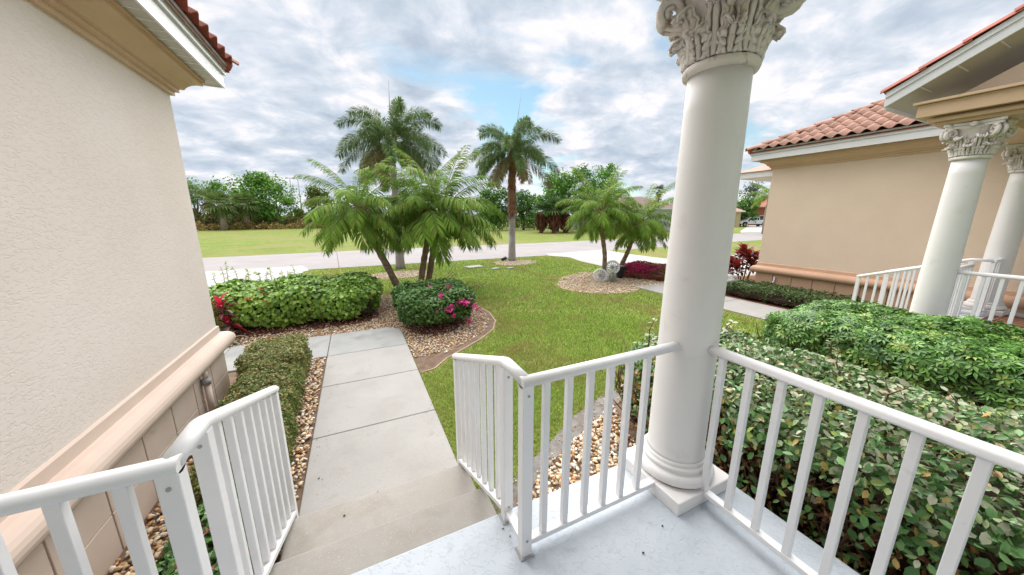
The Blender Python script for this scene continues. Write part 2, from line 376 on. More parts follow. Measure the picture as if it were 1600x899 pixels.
def lump(p, amp, s, seed=0.0):
    """smooth pseudo noise"""
    x, y, z = p[:, 0] * s + seed, p[:, 1] * s + seed * 1.7, p[:, 2] * s - seed
    return amp * (np.sin(x * 1.3 + 1.1 * np.sin(y * 1.7 + z)) + np.sin(y * 2.1 + 1.3 * np.sin(z * 1.9 - x)) + np.sin(z * 2.3 + x * 1.1)) / 3
def box_shell(n, b, power=7, depth=0.08, amp=0.05, freq=6, seed=0.0, rz=0.0, nobottom=True):
    """points and outward normals on a rounded, uneven box (x0,x1,y0,y1,z0,z1)"""
    x0, x1, y0, y1, z0, z1 = b; h = np.array([(x1 - x0) / 2, (y1 - y0) / 2, (z1 - z0) / 2]); c = np.array([(x0 + x1) / 2, (y0 + y1) / 2, (z0 + z1) / 2])
    ar = np.array([h[1] * h[2], h[1] * h[2], h[0] * h[2], h[0] * h[2], h[0] * h[1], 0 if nobottom else h[0] * h[1]]); ar /= ar.sum()
    fc = RNG.choice(6, n, p=ar); q = RNG.uniform(-1, 1, (n, 3))
    for k in range(6): q[fc == k, k // 2] = 1 if k % 2 == 0 else -1
    nn = (np.abs(q) ** power).sum(1) ** (1 / power); q = q / nn[:, None]
    nr = np.sign(q) * np.abs(q) ** (power - 1) / h; nr /= np.linalg.norm(nr, axis=1, keepdims=True)
    p = q * h
    p = p + nr * (lump(p, amp, freq, seed)[:, None] - RNG.exponential(depth, n)[:, None])
    if rz:
        cr, sr = math.cos(rz), math.sin(rz); m = np.array([[cr, -sr, 0], [sr, cr, 0], [0, 0, 1]]); p = p @ m.T; nr = nr @ m.T
    return p + c, nr
def core_mesh(name, b, mat, parent, inset=0.12, power=6, rz=0.0, amp=0.04, seed=0.0):
    import bmesh
    x0, x1, y0, y1, z0, z1 = b
    bm = bmesh.new(); bmesh.ops.create_icosphere(bm, subdivisions=4, radius=1.0)
    q = np.array([v.co[:] for v in bm.verts]); f = np.array([[a.index for a in p.verts] for p in bm.faces]); bm.free()
    q = q / ((np.abs(q) ** power).sum(1) ** (1 / power))[:, None]
    h = np.array([(x1 - x0) / 2 - inset, (y1 - y0) / 2 - inset, (z1 - z0) / 2 - inset * .5]); p = q * h
    p = p * (1 + lump(p, amp, 9, seed)[:, None] / max(h.min(), .1))
    if rz:
        cr, sr = math.cos(rz), math.sin(rz); m = np.array([[cr, -sr, 0], [sr, cr, 0], [0, 0, 1]]); p = p @ m.T
    p = p + np.array([(x0 + x1) / 2, (y0 + y1) / 2, (z0 + z1) / 2 - inset * .5])
    p[:, 2] = np.maximum(p[:, 2], 0.006)
    return link(name, raw_mesh(name, p, f, True, None, mat), parent)
def jn(nr, k=0.6, up=0.3):
    v = nr + RNG.normal(0, k, nr.shape); v[:, 2] += up
    return v
def inpoly(x, y, poly):
    c = np.zeros(len(x), bool); n = len(poly)
    for i in range(n):
        x1, y1 = poly[i]; x2, y2 = poly[(i + 1) % n]
        m = ((y1 > y) != (y2 > y)) & (x < (x2 - x1) * (y - y1) / (y2 - y1 + 1e-12) + x1)
        c ^= m
    return c
def circle(cx_, cy_, rx, ry, n=40, wob=0.06, seed=1):
    r = random.Random(seed); ph = r.uniform(0, 6)
    return [(cx_ + rx * (1 + wob * math.sin(3 * a + ph) + wob * .6 * math.sin(5 * a + 2 * ph)) * math.cos(a), cy_ + ry * (1 + wob * math.sin(3 * a + ph)) * math.sin(a)) for a in [2 * PI * k / n for k in range(n)]]

# ------------------------------------------------------------------ ground, road, paths
def struct(name, mb, mat, bevel=0.0):
    o = mb.build(name, mat, None, bevel); o['kind'] = 'structure'; return o
LAWN_S = [(-450, -250), (800, -250), (800, 800), (-450, 800)]
struct('lawn', MB().sheet(LAWN_S, 0.0), M_lawn)
ROAD = [(-120, 15.1), (-9, 15.1), (-1.9, 15.25), (2, 15.3), (9.2, 15.35), (19.3, 16.1), (60, 19.5), (160, 27), (160, 34), (60, 26.6), (30, 23.9), (12, 22.7), (0, 22.4), (-9, 21.6), (-120, 21.6)]
struct('road', MB().sheet(ROAD, 0.004), M_road)
DRIVE_L = [(-9, 9.4), (-2.6, 9.4), (-2.2, 12.6), (-1.75, 15.05), (-2.15, 16.45), (-9, 15.9)]
struct('driveway', MB().sheet(DRIVE_L, 0.008), M_drive)
DRIVE_R = [(9.9, 14.0), (9.28, 15.1), (9.6, 15.8), (14.1, 16.4), (13.75, 13.7), (13.9, 11.6), (15.6, 10.8), (22, 11.6), (30, 14.0), (30, 6.5), (10.4, 6.9), (9.4, 8.6), (9.35, 10.6), (9.5, 12.6)]
struct('driveway', MB().sheet(DRIVE_R, 0.008), M_drive)
struct('driveway', MB().sheet([(44.3, 25.8), (49.5, 29.0), (80, 45), (84, 43), (60, 31.5), (52, 25.9)], 0.008), M_drive)
# gutter line of darker concrete between the road and the lawn
struct('road_gutter', MB().sheet([(-1.8, 15.1), (2, 15.14), (9.2, 15.2), (9.2, 15.36), (2, 15.31), (-1.9, 15.26)], 0.010), M_walkd)

# front walk: slabs
def slab(poly, parent, mat, z=0.03, bev=0.008):
    return MB().prism(poly, -0.05, z).build('slab', mat, parent, bev)
walk = bpy.data.objects.new('front_walk', None); COL.objects.link(walk); walk['kind'] = 'structure'; walk.location = (0.05, 4, 0)
ys = [2.12, 3.26, 4.32, 5.34]
for a, b in zip(ys[:-1], ys[1:]): slab([(-0.535, a + .004), (0.615, a + .004), (0.615, b - .004), (-0.535, b - .004)], walk, M_walk)
arc = [(0.615, 6.02), (0.585, 6.17), (0.50, 6.29), (0.36, 6.35)]
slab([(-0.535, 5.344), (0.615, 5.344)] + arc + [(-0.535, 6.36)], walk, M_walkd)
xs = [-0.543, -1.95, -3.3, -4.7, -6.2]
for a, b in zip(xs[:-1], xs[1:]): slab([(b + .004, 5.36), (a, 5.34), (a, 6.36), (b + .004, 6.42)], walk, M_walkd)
MB().prism([(-0.53, 2.13), (0.61, 2.13), (0.61, 6.0), (-0.53, 6.3)], -0.05, 0.020).build('joint_bed', M_joint, walk)
# neighbour's walk
nwalk = bpy.data.objects.new('neighbour_walk', None); COL.objects.link(nwalk); nwalk['kind'] = 'structure'; nwalk.location = (8, 5, 0)
for a, b in [(2.55, 3.7), (3.7, 4.85), (4.85, 6.0), (6.0, 7.15)]:
    slab([(7.40, a + .004), (8.62, a + .004), (8.62, b - .004), (7.40, b - .004)], nwalk, M_walk)

# ------------------------------------------------------------------ beds with gravel
BED_A = [(0.62, 1.39), (1.10, 1.93), (1.41, 2.10), (1.85, 2.28), (2.45, 2.53), (2.95, 2.56), (3.4, 2.45), (3.4, -1.5), (1.92, -1.5), (1.92, 1.39)]
STRIP_A = [(0.63, 1.60), (1.10, 1.92), (1.41, 2.09), (1.85, 2.27), (2.45, 2.52), (2.95, 2.55), (3.4, 2.45), (3.5, 2.72), (2.97, 2.78), (2.5, 2.74), (1.92, 2.54), (1.45, 2.28), (1.12, 2.12), (0.63, 1.85)]
BED_B = [(-1.52, 1.38), (-0.54, 1.38), (-0.54, 5.33), (-1.9, 5.35), (-1.9, 4.72), (-1.52, 4.72)]
BED_C = [(-4.5, 6.44), (-0.56, 6.37), (0.38, 6.36), (0.56, 6.28), (0.63, 6.02), (0.63, 4.35), (0.80, 4.42), (1.0, 4.66), (1.35, 4.90), (1.72, 5.17), (2.08, 5.52), (2.32, 5.95), (2.42, 6.5), (2.35, 7.2), (2.1, 7.9), (1.7, 8.9), (1.2, 9.2), (0.4, 9.2), (-1, 9.35), (-4.5, 9.4)]
BED_C_RIM = [(0.63, 4.22), (0.84, 4.28), (1.08, 4.54), (1.42, 4.78), (1.80, 5.06), (2.18, 5.43), (2.43, 5.9), (2.54, 6.5), (2.46, 7.25), (2.2, 8.0), (2.05, 7.9), (2.3, 7.2), (2.37, 6.5), (2.27, 5.95), (2.04, 5.55), (1.68, 5.2), (1.3, 4.94), (0.96, 4.7), (0.78, 4.45), (0.63, 4.36)]
BED_R1 = circle(1.35, 12.35, 1.25, 0.75, seed=2)       # bed of the left foxtail palm
BED_R2 = circle(6.45, 13.35, 1.0, 0.78, seed=3)
BED_G = [(5.55, 8.5), (5.35, 7.9), (5.55, 7.2), (6.1, 6.8), (6.9, 6.65), (7.39, 6.9), (8.62, 6.9), (9.3, 6.95), (9.6, 7.6), (8.8, 9.1), (7.6, 9.9), (6.4, 9.4)]
BED_N = [(8.64, 2.6), (9.9, 2.6), (9.9, 5.3), (12.6, 5.3), (12.6, 6.75), (8.64, 6.75)]
BED_S = [(3.4, -1.5), (6.3, -1.5), (6.3, 2.9), (4.0, 2.9), (3.4, 2.45)]
for i, (nm, pl, mt, z) in enumerate([('gravel_bed', BED_A, M_soil, 0.006), ('landscape_fabric_strip', STRIP_A, M_fabric, 0.012), ('gravel_bed', BED_B, M_soil, 0.006), ('gravel_bed', BED_C, M_soil, 0.006),
        ('bed_edge_trench', BED_C_RIM, M_soil, 0.012), ('mulch_ring', BED_R1, M_mulch, 0.006), ('mulch_ring', BED_R2, M_mulch, 0.006), ('gravel_bed', BED_G, M_mulch, 0.006), ('gravel_bed', BED_N, M_redmulch_shade, 0.006), ('gravel_bed', BED_S, M_redmulch_shade, 0.008)]):
    struct(nm, MB().sheet(pl, z), mt)

STONES = [ico(0, s, f) for s, f in ((1, .6), (2, .5), (3, .7), (4, .45))]
STONES1 = [ico(1, s, f) for s, f in ((5, .6), (6, .5), (7, .7), (8, .62), (9, .55))]
PEB = [(0.56, 0.40, 0.23), (0.66, 0.52, 0.36), (0.44, 0.24, 0.11), (0.72, 0.65, 0.54), (0.58, 0.33, 0.16), (0.36, 0.27, 0.19), (0.74, 0.71, 0.65)]
PEBW = [5, 5, 2.5, 3, 2, 2, 1.2]
def scatter(poly, dens, excl=()):
    xs_ = [p[0] for p in poly]; ys_ = [p[1] for p in poly]; a = (max(xs_) - min(xs_)) * (max(ys_) - min(ys_)); n = int(a * dens)
    x = RNG.uniform(min(xs_), max(xs_), n); y = RNG.uniform(min(ys_), max(ys_), n); m = inpoly(x, y, poly)
    for e in excl: m &= ~inpoly(x, y, e)
    return x[m], y[m]
def gravel(name, poly, dens, smin, smax, temps, excl=(), lift=0.5, pal=PEB, w=PEBW, mat=None):
    x, y = scatter(poly, dens, excl); n = len(x)
    s = RNG.uniform(smin, smax, n) ; z = RNG.uniform(0.0, smax * lift, n) + s * 0.12
    nr = RNG.normal(0, 0.35, (n, 3)); nr[:, 2] += 1
    sz = np.stack([s * RNG.uniform(.85, 1.3, n), s * RNG.uniform(.8, 1.1, n), s * RNG.uniform(.75, 1.0, n)], 1)
    o = cloud(name, np.stack([x, y, z], 1), frames(nr), sz, temps, pick(pal, w, n, .14), mat or M_stone, None, 'stuff', smooth=True)
    return o
g = gravel('river_gravel', [(0.64, 1.41)] + BED_A[1:5] + [(2.2, 2.1), (2.2, 1.2), (1.95, 1.2), (1.95, 1.41)], 1500, .022, .046, STONES1, lift=0.9)
g = gravel('river_gravel', [(-1.49, 1.39), (-0.56, 1.39), (-0.56, 5.32), (-1.49, 5.32)], 1250, .020, .044, STONES1, lift=0.8)
HEDGE_DARK = [(-2.6, 7.0), (-.2, 6.9), (0.3, 7.3), (0.2, 8.4), (-2.6, 8.6)]
g = gravel('river_gravel', [p for p in BED_C], 1050, .020, .042, STONES, excl=([(0.62, 4.3), (0.9, 4.3), (1.1, 4.8), (0.62, 4.75)],), lift=0.6)
g = gravel('river_gravel', BED_G, 420, .03, .06, STONES, lift=0.5, pal=[(0.60, 0.49, 0.35), (0.50, 0.36, 0.22), (0.68, 0.60, 0.5), (0.36, 0.25, 0.17)], w=[4, 3, 2, 2])
CHIP = [(0.62, 0.52, 0.38), (0.50, 0.38, 0.25), (0.68, 0.62, 0.52)]
for bd in (BED_R1, BED_R2): gravel('wood_chip_mulch', bd, 330, .03, .07, STONES, lift=0.4, pal=CHIP, w=[3, 3, 2])
x, y = scatter(STRIP_A, 260); n = len(x)
cloud('stray_pebbles', np.stack([x, y, np.full(n, .02)], 1), frames(np.tile([0, 0, 1.0], (n, 1)) + RNG.normal(0, .3, (n, 3))), RNG.uniform(.008, .022, n), STONES, pick(PEB, PEBW, n), M_stone)
# trench edge line: low concrete-coloured edging along the bed
def edging(pts, name='bed_edging'):
    m = MB(); m.tube([(a, b, 0.0) for a, b in pts], 0.016, 6); o = m.build(name, M_mulch); o['kind'] = 'structure'
edging([(0.66, 4.24), (0.84, 4.30), (1.08, 4.56), (1.42, 4.80), (1.80, 5.08), (2.18, 5.45), (2.42, 5.92), (2.52, 6.5), (2.44, 7.25), (2.18, 8.0)])

# ------------------------------------------------------------------ grass blades on the near lawn
FRONT = [(0.605, 1.62), (1.12, 2.12), (1.45, 2.28), (1.92, 2.54), (2.5, 2.74), (2.97, 2.78), (3.5, 2.72), (4.0, 2.93), (6.3, 2.93), (7.37, 2.9), (7.37, 6.85), (6.9, 6.62), (6.1, 6.75), (5.5, 7.15), (5.3, 7.9), (5.5, 8.55), (6.4, 9.45), (7.6, 9.95), (8.8, 9.2), (9.3, 8.8), (9.3, 10.6), (9.45, 12.6), (9.85, 14.0), (9.2, 15.1), (2, 15.08), (-1.75, 15.0), (-2.15, 12.6), (-2.5, 9.5), (-1, 9.42), (0.4, 9.25), (1.2, 9.3), (1.8, 9.0), (2.22, 8.0), (2.5, 7.25), (2.56, 6.5), (2.45, 5.9), (2.2, 5.42), (1.82, 5.04), (1.44, 4.76), (1.1, 4.52), (0.86, 4.26), (0.605, 4.2)]
def blades(name, rmin, rmax, dens, h, w, poly=FRONT, excl=(BED_R1, BED_R2)):
    x, y = scatter(poly, dens, excl); d = np.hypot(x, y); az = np.degrees(np.arctan2(x, y)) - YAW
    m = (d >= rmin) & (d < rmax) & (np.abs(az) < 62); x, y = x[m], y[m]; n = len(x)
    p = np.stack([x, y, np.zeros(n)], 1); patch = lump(p, 1.0, 1.6, 2.0) + lump(p, .7, 5.1, 5.0)
    edge = np.zeros(n)
    for q in (poly,):
        pts = np.array(q); nxt = np.roll(pts, -1, 0); dd = np.full(n, 9.0)
        for a, b in zip(pts, nxt):
            ab = b - a; t = np.clip(((x - a[0]) * ab[0] + (y - a[1]) * ab[1]) / (ab @ ab), 0, 1)
            dd = np.minimum(dd, np.hypot(x - a[0] - t * ab[0], y - a[1] - t * ab[1]))
        edge = np.exp(-dd / 0.22)
    a = RNG.uniform(0, 2 * PI, n); lean = RNG.uniform(.15, .9, n) * h; hh = h * RNG.uniform(.55, 1.15, n) * (1 - .35 * edge)
    dx, dy = np.cos(a), np.sin(a); ww = w * RNG.uniform(.7, 1.2, n) / 2
    V = np.zeros((n, 5, 3)); V[:, 0] = np.stack([x - dy * ww, y + dx * ww, np.zeros(n)], 1); V[:, 1] = np.stack([x + dy * ww, y - dx * ww, np.zeros(n)], 1)
    mx, my, mz = x + dx * lean * .35, y + dy * lean * .35, hh * .62
    V[:, 2] = np.stack([mx - dy * ww * .8, my + dx * ww * .8, mz], 1); V[:, 3] = np.stack([mx + dy * ww * .8, my - dx * ww * .8, mz], 1)
    V[:, 4] = np.stack([x + dx * lean, y + dy * lean, hh], 1)
    F = np.array([[0, 1, 3], [0, 3, 2], [2, 3, 4]])[None] + (np.arange(n) * 5)[:, None, None]
    c = pick([(0.27, 0.42, 0.06), (0.37, 0.48, 0.085), (0.15, 0.27, 0.045), (0.46, 0.49, 0.14), (0.54, 0.46, 0.22)], [5, 4, 3.6, 1.6, .8], n, .26)
    dry = np.clip((patch - .12) * 1.0, 0, .8) + edge * RNG.uniform(0, .9, n) + np.clip(lump(p, 1.6, 2.9, 9.0) - .85, 0, .9); dry = np.clip(dry * RNG.uniform(.3, 1.2, n), 0, .9)[:, None]
    c = c * (1 - dry) + np.array([0.33, 0.27, 0.10]) * dry
    tint = np.repeat(c, 5, axis=0)
    o = link(name, raw_mesh(name, V.reshape(-1, 3), F.reshape(-1, 3), False, tint, M_grass))
    o['kind'] = 'stuff'; return o
blades('grass', 0, 4.2, 9000, .045, .0050)
blades('grass', 4.2, 7.0, 4200, .048, .0070)
blades('grass', 7.0, 11.0, 1300, .050, .012)
blades('grass', 11.0, 19.0, 480, .050, .020)

# ------------------------------------------------------------------ porch, steps, columns, railings, used for both houses
def TO(x, y, z): return (x, y, z)
def TN(x, y, z): return (8.42 - x, y + 0.27, z)
def tbox(T, mb, x0, x1, y0, y1, z0, z1):
    a = T(x0, y0, z0); b = T(x1, y1, z1)
    return mb.box(min(a[0], b[0]), max(a[0], b[0]), min(a[1], b[1]), max(a[1], b[1]), z0, z1)
def porch(T, lab, lab2):
    p = thing('porch', lab, 'porch', T(0.2, 0, 0))
    tbox(T, MB(), -1.50, 1.93, -2.6, 1.38, -0.05, 0.5).build('porch_floor', M_porch, p, 0.012)
    s = thing('entry_steps', lab2, 'steps', T(0.05, 1.8, 0))
    tbox(T, MB(), -0.55, 0.62, 1.383, 1.745, -0.05, 0.345).build('step', M_step, s, 0.018, 3)
    tbox(T, MB(), -0.55, 0.62, 1.748, 2.185, -0.05, 0.187).build('step', M_step, s, 0.018, 3)
    return p
porch(TO, 'front porch floor with a pale blue textured coating in the foreground', 'two tan concrete steps leading down from the blue porch floor')
porch(TN, 'porch floor of the neighbouring tan house behind the green hedge', 'concrete steps of the neighbouring porch, hidden behind the green hedge')

def capital(T, c, z0, parent, detail=True):
    cx_, cy_ = T(c[0], c[1], 0)[:2]
    m = MB()
    prof = [(.138, z0), (.158, z0 + .004), (.164, z0 + .020), (.158, z0 + .038), (.138, z0 + .046), (.140, z0 + .16), (.154, z0 + .26), (.190, z0 + .345), (.202, z0 + .355)]
    m.lathe(prof, (cx_, cy_), 40)
    # abacus with concave sides
    zA = z0 + .355; half = .218; ring = []
    for k in range(4):
        a0 = PI / 4 + k * PI / 2
        c0 = Vector((math.cos(a0), math.sin(a0))) * half * 1.414; c1 = Vector((math.cos(a0 + PI / 2), math.sin(a0 + PI / 2))) * half * 1.414
        mid = Vector((math.cos(a0 + PI / 4), math.sin(a0 + PI / 4)))
        for t in (0.05, .2, .35, .5, .65, .8, .95):
            q = c0.lerp(c1, t); q -= mid * (.050 * math.sin(PI * t)); ring.append((cx_ + q.x, cy_ + q.y))
    m.prism(ring, zA, zA + .028)
    ring2 = [(cx_ + (a - cx_) * 1.06, cy_ + (b - cy_) * 1.06) for a, b in ring]
    m.prism(ring2, zA + .030, zA + .06)
    cap = m.build('capital', M_cap, parent)
    # acanthus leaf: fluted strip climbing the bell, its lobed tip curling out and down
    def acanthus(h, w, c):
        V, F = [], []; nu, nv = 13, 24
        for j in range(nv):
            t = j / (nv - 1)
            if t < .60: z = h * t / .60; r = .008 + .026 * (t / .60) ** 2; tz, tr = 1.0, .1
            else:
                a = (t - .60) / .40 * PI * 1.12; z = h + math.sin(a) * c; r = .034 + (1 - math.cos(a)) * c; tz, tr = math.cos(a), math.sin(a)
            lob = .80 + .30 * abs(math.sin(t * PI * 5.0)) ** .6
            ww = w * (.70 + .30 * math.sin(min(t * 1.3, 1) * PI)) * lob * (1 if t < .82 else math.sqrt(max(.02, 1 - ((t - .82) / .20) ** 2)))
            for i in range(nu):
                q_ = (i / (nu - 1) - .5) * 2
                off = .011 * math.cos(q_ * PI * 4.0) + .010 * (1 - q_ * q_) - .012 * q_ * q_ + .007 * abs(q_) * math.sin(t * PI * 10)
                V.append((q_ * ww / 2, r + off * tz, z - off * tr))
        for j in range(nv - 1):
            for i in range(nu - 1):
                a = j * nu + i; F.append((a, a + 1, a + nu + 1, a + nu))
        mb = MB(); mb.add(V, F, True); me = mb.mesh('acanthus_leaf', M_cap); return me
    def volute():
        pts, rad = [], []
        for k in range(26):
            a = -PI * .5 + k / 25 * PI * 3.1; rr = .062 * (1 - k / 25 * .8)
            pts.append((0, .0 + rr * math.cos(a), rr * math.sin(a))); rad.append(.020 * (1 - .45 * k / 25))
        stem = [(0, -.19, -.20), (0, -.15, -.12), (0, -.09, -.075), (0, -.03, -.066)]
        mb = MB(); mb.tube(stem + pts, [.010, .014, .018, .020] + rad, 8); return mb.mesh('volute', M_cap)
    la = acanthus(.095, .112, .026); lb = acanthus(.185, .112, .032); vo = volute()
    def place(me, name, ang, r, z, tilt=0.0, solid=True):
        o = bpy.data.objects.new(name, me); COL.objects.link(o); o.parent = cap
        o.location = (cx_ + r * math.sin(-ang), cy_ + r * math.cos(ang), z); o.rotation_euler = (tilt, 0, ang)
        if solid:
            s_ = o.modifiers.new('solid', 'SOLIDIFY'); s_.thickness = .012; s_.offset = -1
        return o
    for k in range(8): place(la, 'acanthus_leaf', k * PI / 4, .131, z0 + .048, -.04)
    for k in range(8): place(lb, 'acanthus_leaf', k * PI / 4 + PI / 8, .129, z0 + .048, -.03)
    for k in range(4):
        for d in (-.10, .10): place(vo, 'volute', PI / 4 + k * PI / 2 + d, .236, z0 + .300, 0, False)
    # flower at the middle of each abacus side
    fm = MB()
    for a in range(6):
        fm.tube([(0, 0, 0), (.026 * math.cos(a * PI / 3), .012, .026 * math.sin(a * PI / 3))], [.012, .016], 6)
    fme = fm.mesh('rosette', M_cap)
    for k in range(4): place(fme, 'rosette', k * PI / 2, .196, zA + .028, 0, False)
    return cap
def column(T, c, lab, group=None):
    cx_, cy_ = T(c[0], c[1], 0)[:2]
    t = thing('corinthian_column', lab, 'column', (cx_, cy_, .5), group)
    MB().box(cx_ - .225, cx_ + .225, cy_ - .225, cy_ + .225, .4995, .580).build('plinth', M_col, t, .006)
    base = [(.170, .578), (.196, .581), (.213, .594), (.219, .614), (.213, .634), (.199, .648), (.188, .651), (.180, .659), (.186, .669), (.187, .678), (.180, .686), (.170, .690), (.172, .698), (.166, .708), (.160, .712)]
    MB().lathe(base, (cx_, cy_), 56).build('column_base', M_col, t)
    sh = [(.164, .705), (.157, .73), (.1545, .77)] + [(.1545 - .0185 * ((z - .8) / 1.93) ** 1.5, z) for z in np.linspace(1.0, 2.735, 12)]
    MB().lathe(sh, (cx_, cy_), 56).build('shaft', M_col, t)
    capital(T, c, 2.735, t)
    # dark bead where the base meets the plinth
    MB().lathe([(.196, .5796), (.201, .5798), (.201, .5850), (.197, .586)], (cx_, cy_), 48).build('dirt_ring', M_twig, t)
    return t
column(TO, (1.655, 1.17), 'large white column with a carved leaf capital standing at the corner of the blue porch')
column(TN, (1.655, 1.17), 'white column at the outer corner of the neighbouring porch, nearer of its two')
column(TN, (-1.02, 1.17), 'white column close to the wall of the neighbouring porch, farther of its two')

def rail_section(T, t, pts_top, pts_bot, mat, balus, w=.062, h=.042, bw=.030):
    """sloped or level rail: top rail through pts_top, bottom rail through pts_bot, balusters at given fractions"""
    pt = [Vector(T(*p)) for p in pts_top]
    m = MB(); m.tube(pt, w / 2, 12, True, ez=h / w * 1.15); m.build('top_rail', mat, t)
    pb = [Vector(T(*p)) for p in pts_bot]
    MB().bar(pb[0], pb[1], .045, .028).build('bottom_rail', mat, t, .004)
    for a, b in balus:
        MB().bar(T(*a), T(*b), bw, bw, up=(0, 1, 0)).build('baluster', mat, t, .003)
def post(T, t, x, y, z0, z1, mat, w=.052):
    a = T(x, y, z0)
    MB().box(a[0] - w / 2, a[0] + w / 2, a[1] - w / 2, a[1] + w / 2, z0, z1).build('post', mat, t, .004)
    MB().box(a[0] - .036, a[0] + .036, a[1] - .036, a[1] + .036, z0 - .004, z0 + .006).build('post_foot', M_metal, t)
    if T is TO:
        for zz_ in (z1 - .045, z0 + .09):
            MB().tube([(a[0], a[1] - w / 2 - .0002, zz_), (a[0], a[1] - w / 2 - .003, zz_)], .0065, 8).build('screw', M_metal, t)
def lerp(a, b, t): return a + (b - a) * t
def front_rail(T, x0, x1, xp, lab, group, mat, nb, joinx):
    """xp: x of the stair post; the level rail runs from joinx to xp, then the stair rail descends towards +y"""
    t = thing('porch_railing', lab, 'railing', T(xp, 1.13, .5), group)
    sgn = 1 if joinx > xp else -1
    bal = []
    for k in range(nb):
        x = xp + sgn * (.10 + .1215 * k)
        if (x - joinx) * sgn > -.01: break
        bal.append(((x, 1.13, .575), (x, 1.13, 1.375)))
    rail_section(T, t, [(joinx, 1.13, 1.395), (xp - sgn * .026, 1.13, 1.395)], [(joinx, 1.13, .568), (xp + sgn * .026, 1.13, .568)], mat, bal)
    post(T, t, xp, 1.13, .5, 1.385, mat)
    post(T, t, xp, 1.335, .5, 1.375, mat, .050)
    # short level piece, then down the steps
    y0, y1 = 1.345, 2.235; zt = lambda y: 1.395 - max(0, y - y0) * .385; zb = lambda y: .555 - max(0, y - y0) * .415
    m = MB(); m.tube([T(xp, 1.13, 1.396), T(xp, 1.335, 1.396), T(xp, 1.37, 1.386), T(xp, y1 + .02, zt(y1) + .004)], .0305, 12, True, ez=.78); m.build('top_rail', mat, t)
    MB().bar(T(xp, 1.156, .560), T(xp, 1.31, .560), .040, .026).build('bottom_rail', mat, t, .003)
    MB().bar(T(xp, 1.36, zb(1.36)), T(xp, y1, zb(y1)), .045, .028).build('bottom_rail', mat, t, .003)
    for k in range(1, 8):
        y = 1.335 + k * .1125
        MB().bar(T(xp, y, zb(y)), T(xp, y, zt(y) - .012), .028 , .030, up=(0, 1, 0)).build('baluster', mat, t, .003)
    a = T(xp, y1, 0); MB().box(a[0] - .022, a[0] + .022, a[1] - .022, a[1] + .022, .05, zt(y1) - .01).build('post', mat, t, .003)
    MB().box(a[0] - .034, a[0] + .034, a[1] - .034, a[1] + .034, .03, .055).build('post_foot', M_metal, t)
    return t
front_rail(TO, 0, 0, 0.60, 'white porch railing right of the steps, running from the stair foot to the large column', None, M_white, 6, 1.51)
front_rail(TO, 0, 0, -0.53, 'white porch railing left of the steps, beside the pale stucco wall', None, M_white, 8, -1.46)
front_rail(TN, 0, 0, 0.60, 'white stair railing of the neighbouring porch, left of its outer column', None, M_railn, 6, 1.51)
front_rail(TN, 0, 0, -0.53, 'white stair railing of the neighbouring porch on the far side of its steps', None, M_railn, 8, -1.30)
def side_rail(T, lab, mat):
    t = thing('porch_railing', lab, 'railing', T(1.645, .3, .5))
    bal = [((1.645, .955 - k * .1315, .575), (1.645, .955 - k * .1315, 1.375)) for k in range(24)]
    rail_section(T, t, [(1.645, 1.04, 1.395), (1.645, -2.1, 1.395)], [(1.645, 1.0, .568), (1.645, -2.1, .568)], mat, bal)
side_rail(TO, 'long white railing right of the large column, in front of the silvery hedge', M_white)
side_rail(TN, 'white side railing of the neighbouring porch, right of its outer column', M_railn)

# ------------------------------------------------------------------ house shells
def sweep(profile, path, mitre):
    """profile [(e, z)], path fn e -> list of xy points; returns MB"""
    m = MB(); rows = [path(e) for e, z in profile]; npt = len(rows[0])
    vs = [(rows[i][k][0], rows[i][k][1], profile[i][1]) for i in range(len(profile)) for k in range(npt)]
    fs = [(i * npt + k, i * npt + k + 1, (i + 1) * npt + k + 1, (i + 1) * npt + k) for i in range(len(profile) - 1) for k in range(npt - 1)]
    m.add(vs, fs)
    for k in (0, npt - 1): m.f.append(tuple(i * npt + k for i in range(len(profile)))); m.sm.append(False)
    return m
def torus_prof(z0, z1, out):
    c = (z0 + z1) / 2; r = (z1 - z0) / 2
    return [(0.0, z1 + .085), (.018, z1 + .075), (.022, z1 + .004)] + [(.022 + (out - .022) * math.sin(a), c + r * math.cos(a)) for a in np.linspace(0.05, PI - .05, 12)] + [(.02, z0 - .002)]
CORN = [(0, 3.255), (.032, 3.255), (.032, 3.292), (.062, 3.297), (.062, 3.330), (.092, 3.335), (.100, 3.352), (.118, 3.378), (.145, 3.402), (.18, 3.420), (.215, 3.428), (.215, 3.462), (.235, 3.464), (.235, 3.486), (0, 3.486)]
def path_fn(xw, yc, ys_, xe, sg):
    """sg=+1: wall face looks to +x; outward offset e"""
    return lambda e: [(xw + sg * e, ys_), (xw + sg * e, yc + e), (xe, yc + e)]
def s_tile(w=.24, L=.40, th=.014):
    """one S profile clay tile: origin at its lower left corner, x across, y up the slope"""
    n = 9; V, F = [], []
    pr = [(w * k / (n - 1), .034 * math.sin(2 * PI * (k / (n - 1) - .25)) + .034) for k in range(n)]
    for y, lift in ((0, .022), (L, 0.0)):
        for x_, z_ in pr: V.append((x_, y, z_ + lift))
    for y, lift in ((0, .022 - th), (L, -th)):
        for x_, z_ in pr: V.append((x_, y, z_ + lift))
    for k in range(n - 1):
        F.append((k, k + 1, n + k + 1, n + k)); F.append((2 * n + k + 1, 2 * n + k, 3 * n + k, 3 * n + k + 1))
        F.append((k + 1, k, 2 * n + k, 2 * n + k + 1))
    F.append((0, n, 3 * n, 2 * n)); F.append((n - 1, 2 * n + n - 1, 3 * n + n - 1, 2 * n - 1))
    mb = MB(); mb.add(V, F, True); return mb
TILE = s_tile(.22).mesh('roof_tile', M_tile); TILED = s_tile(.22).mesh('roof_tile', M_tiled)
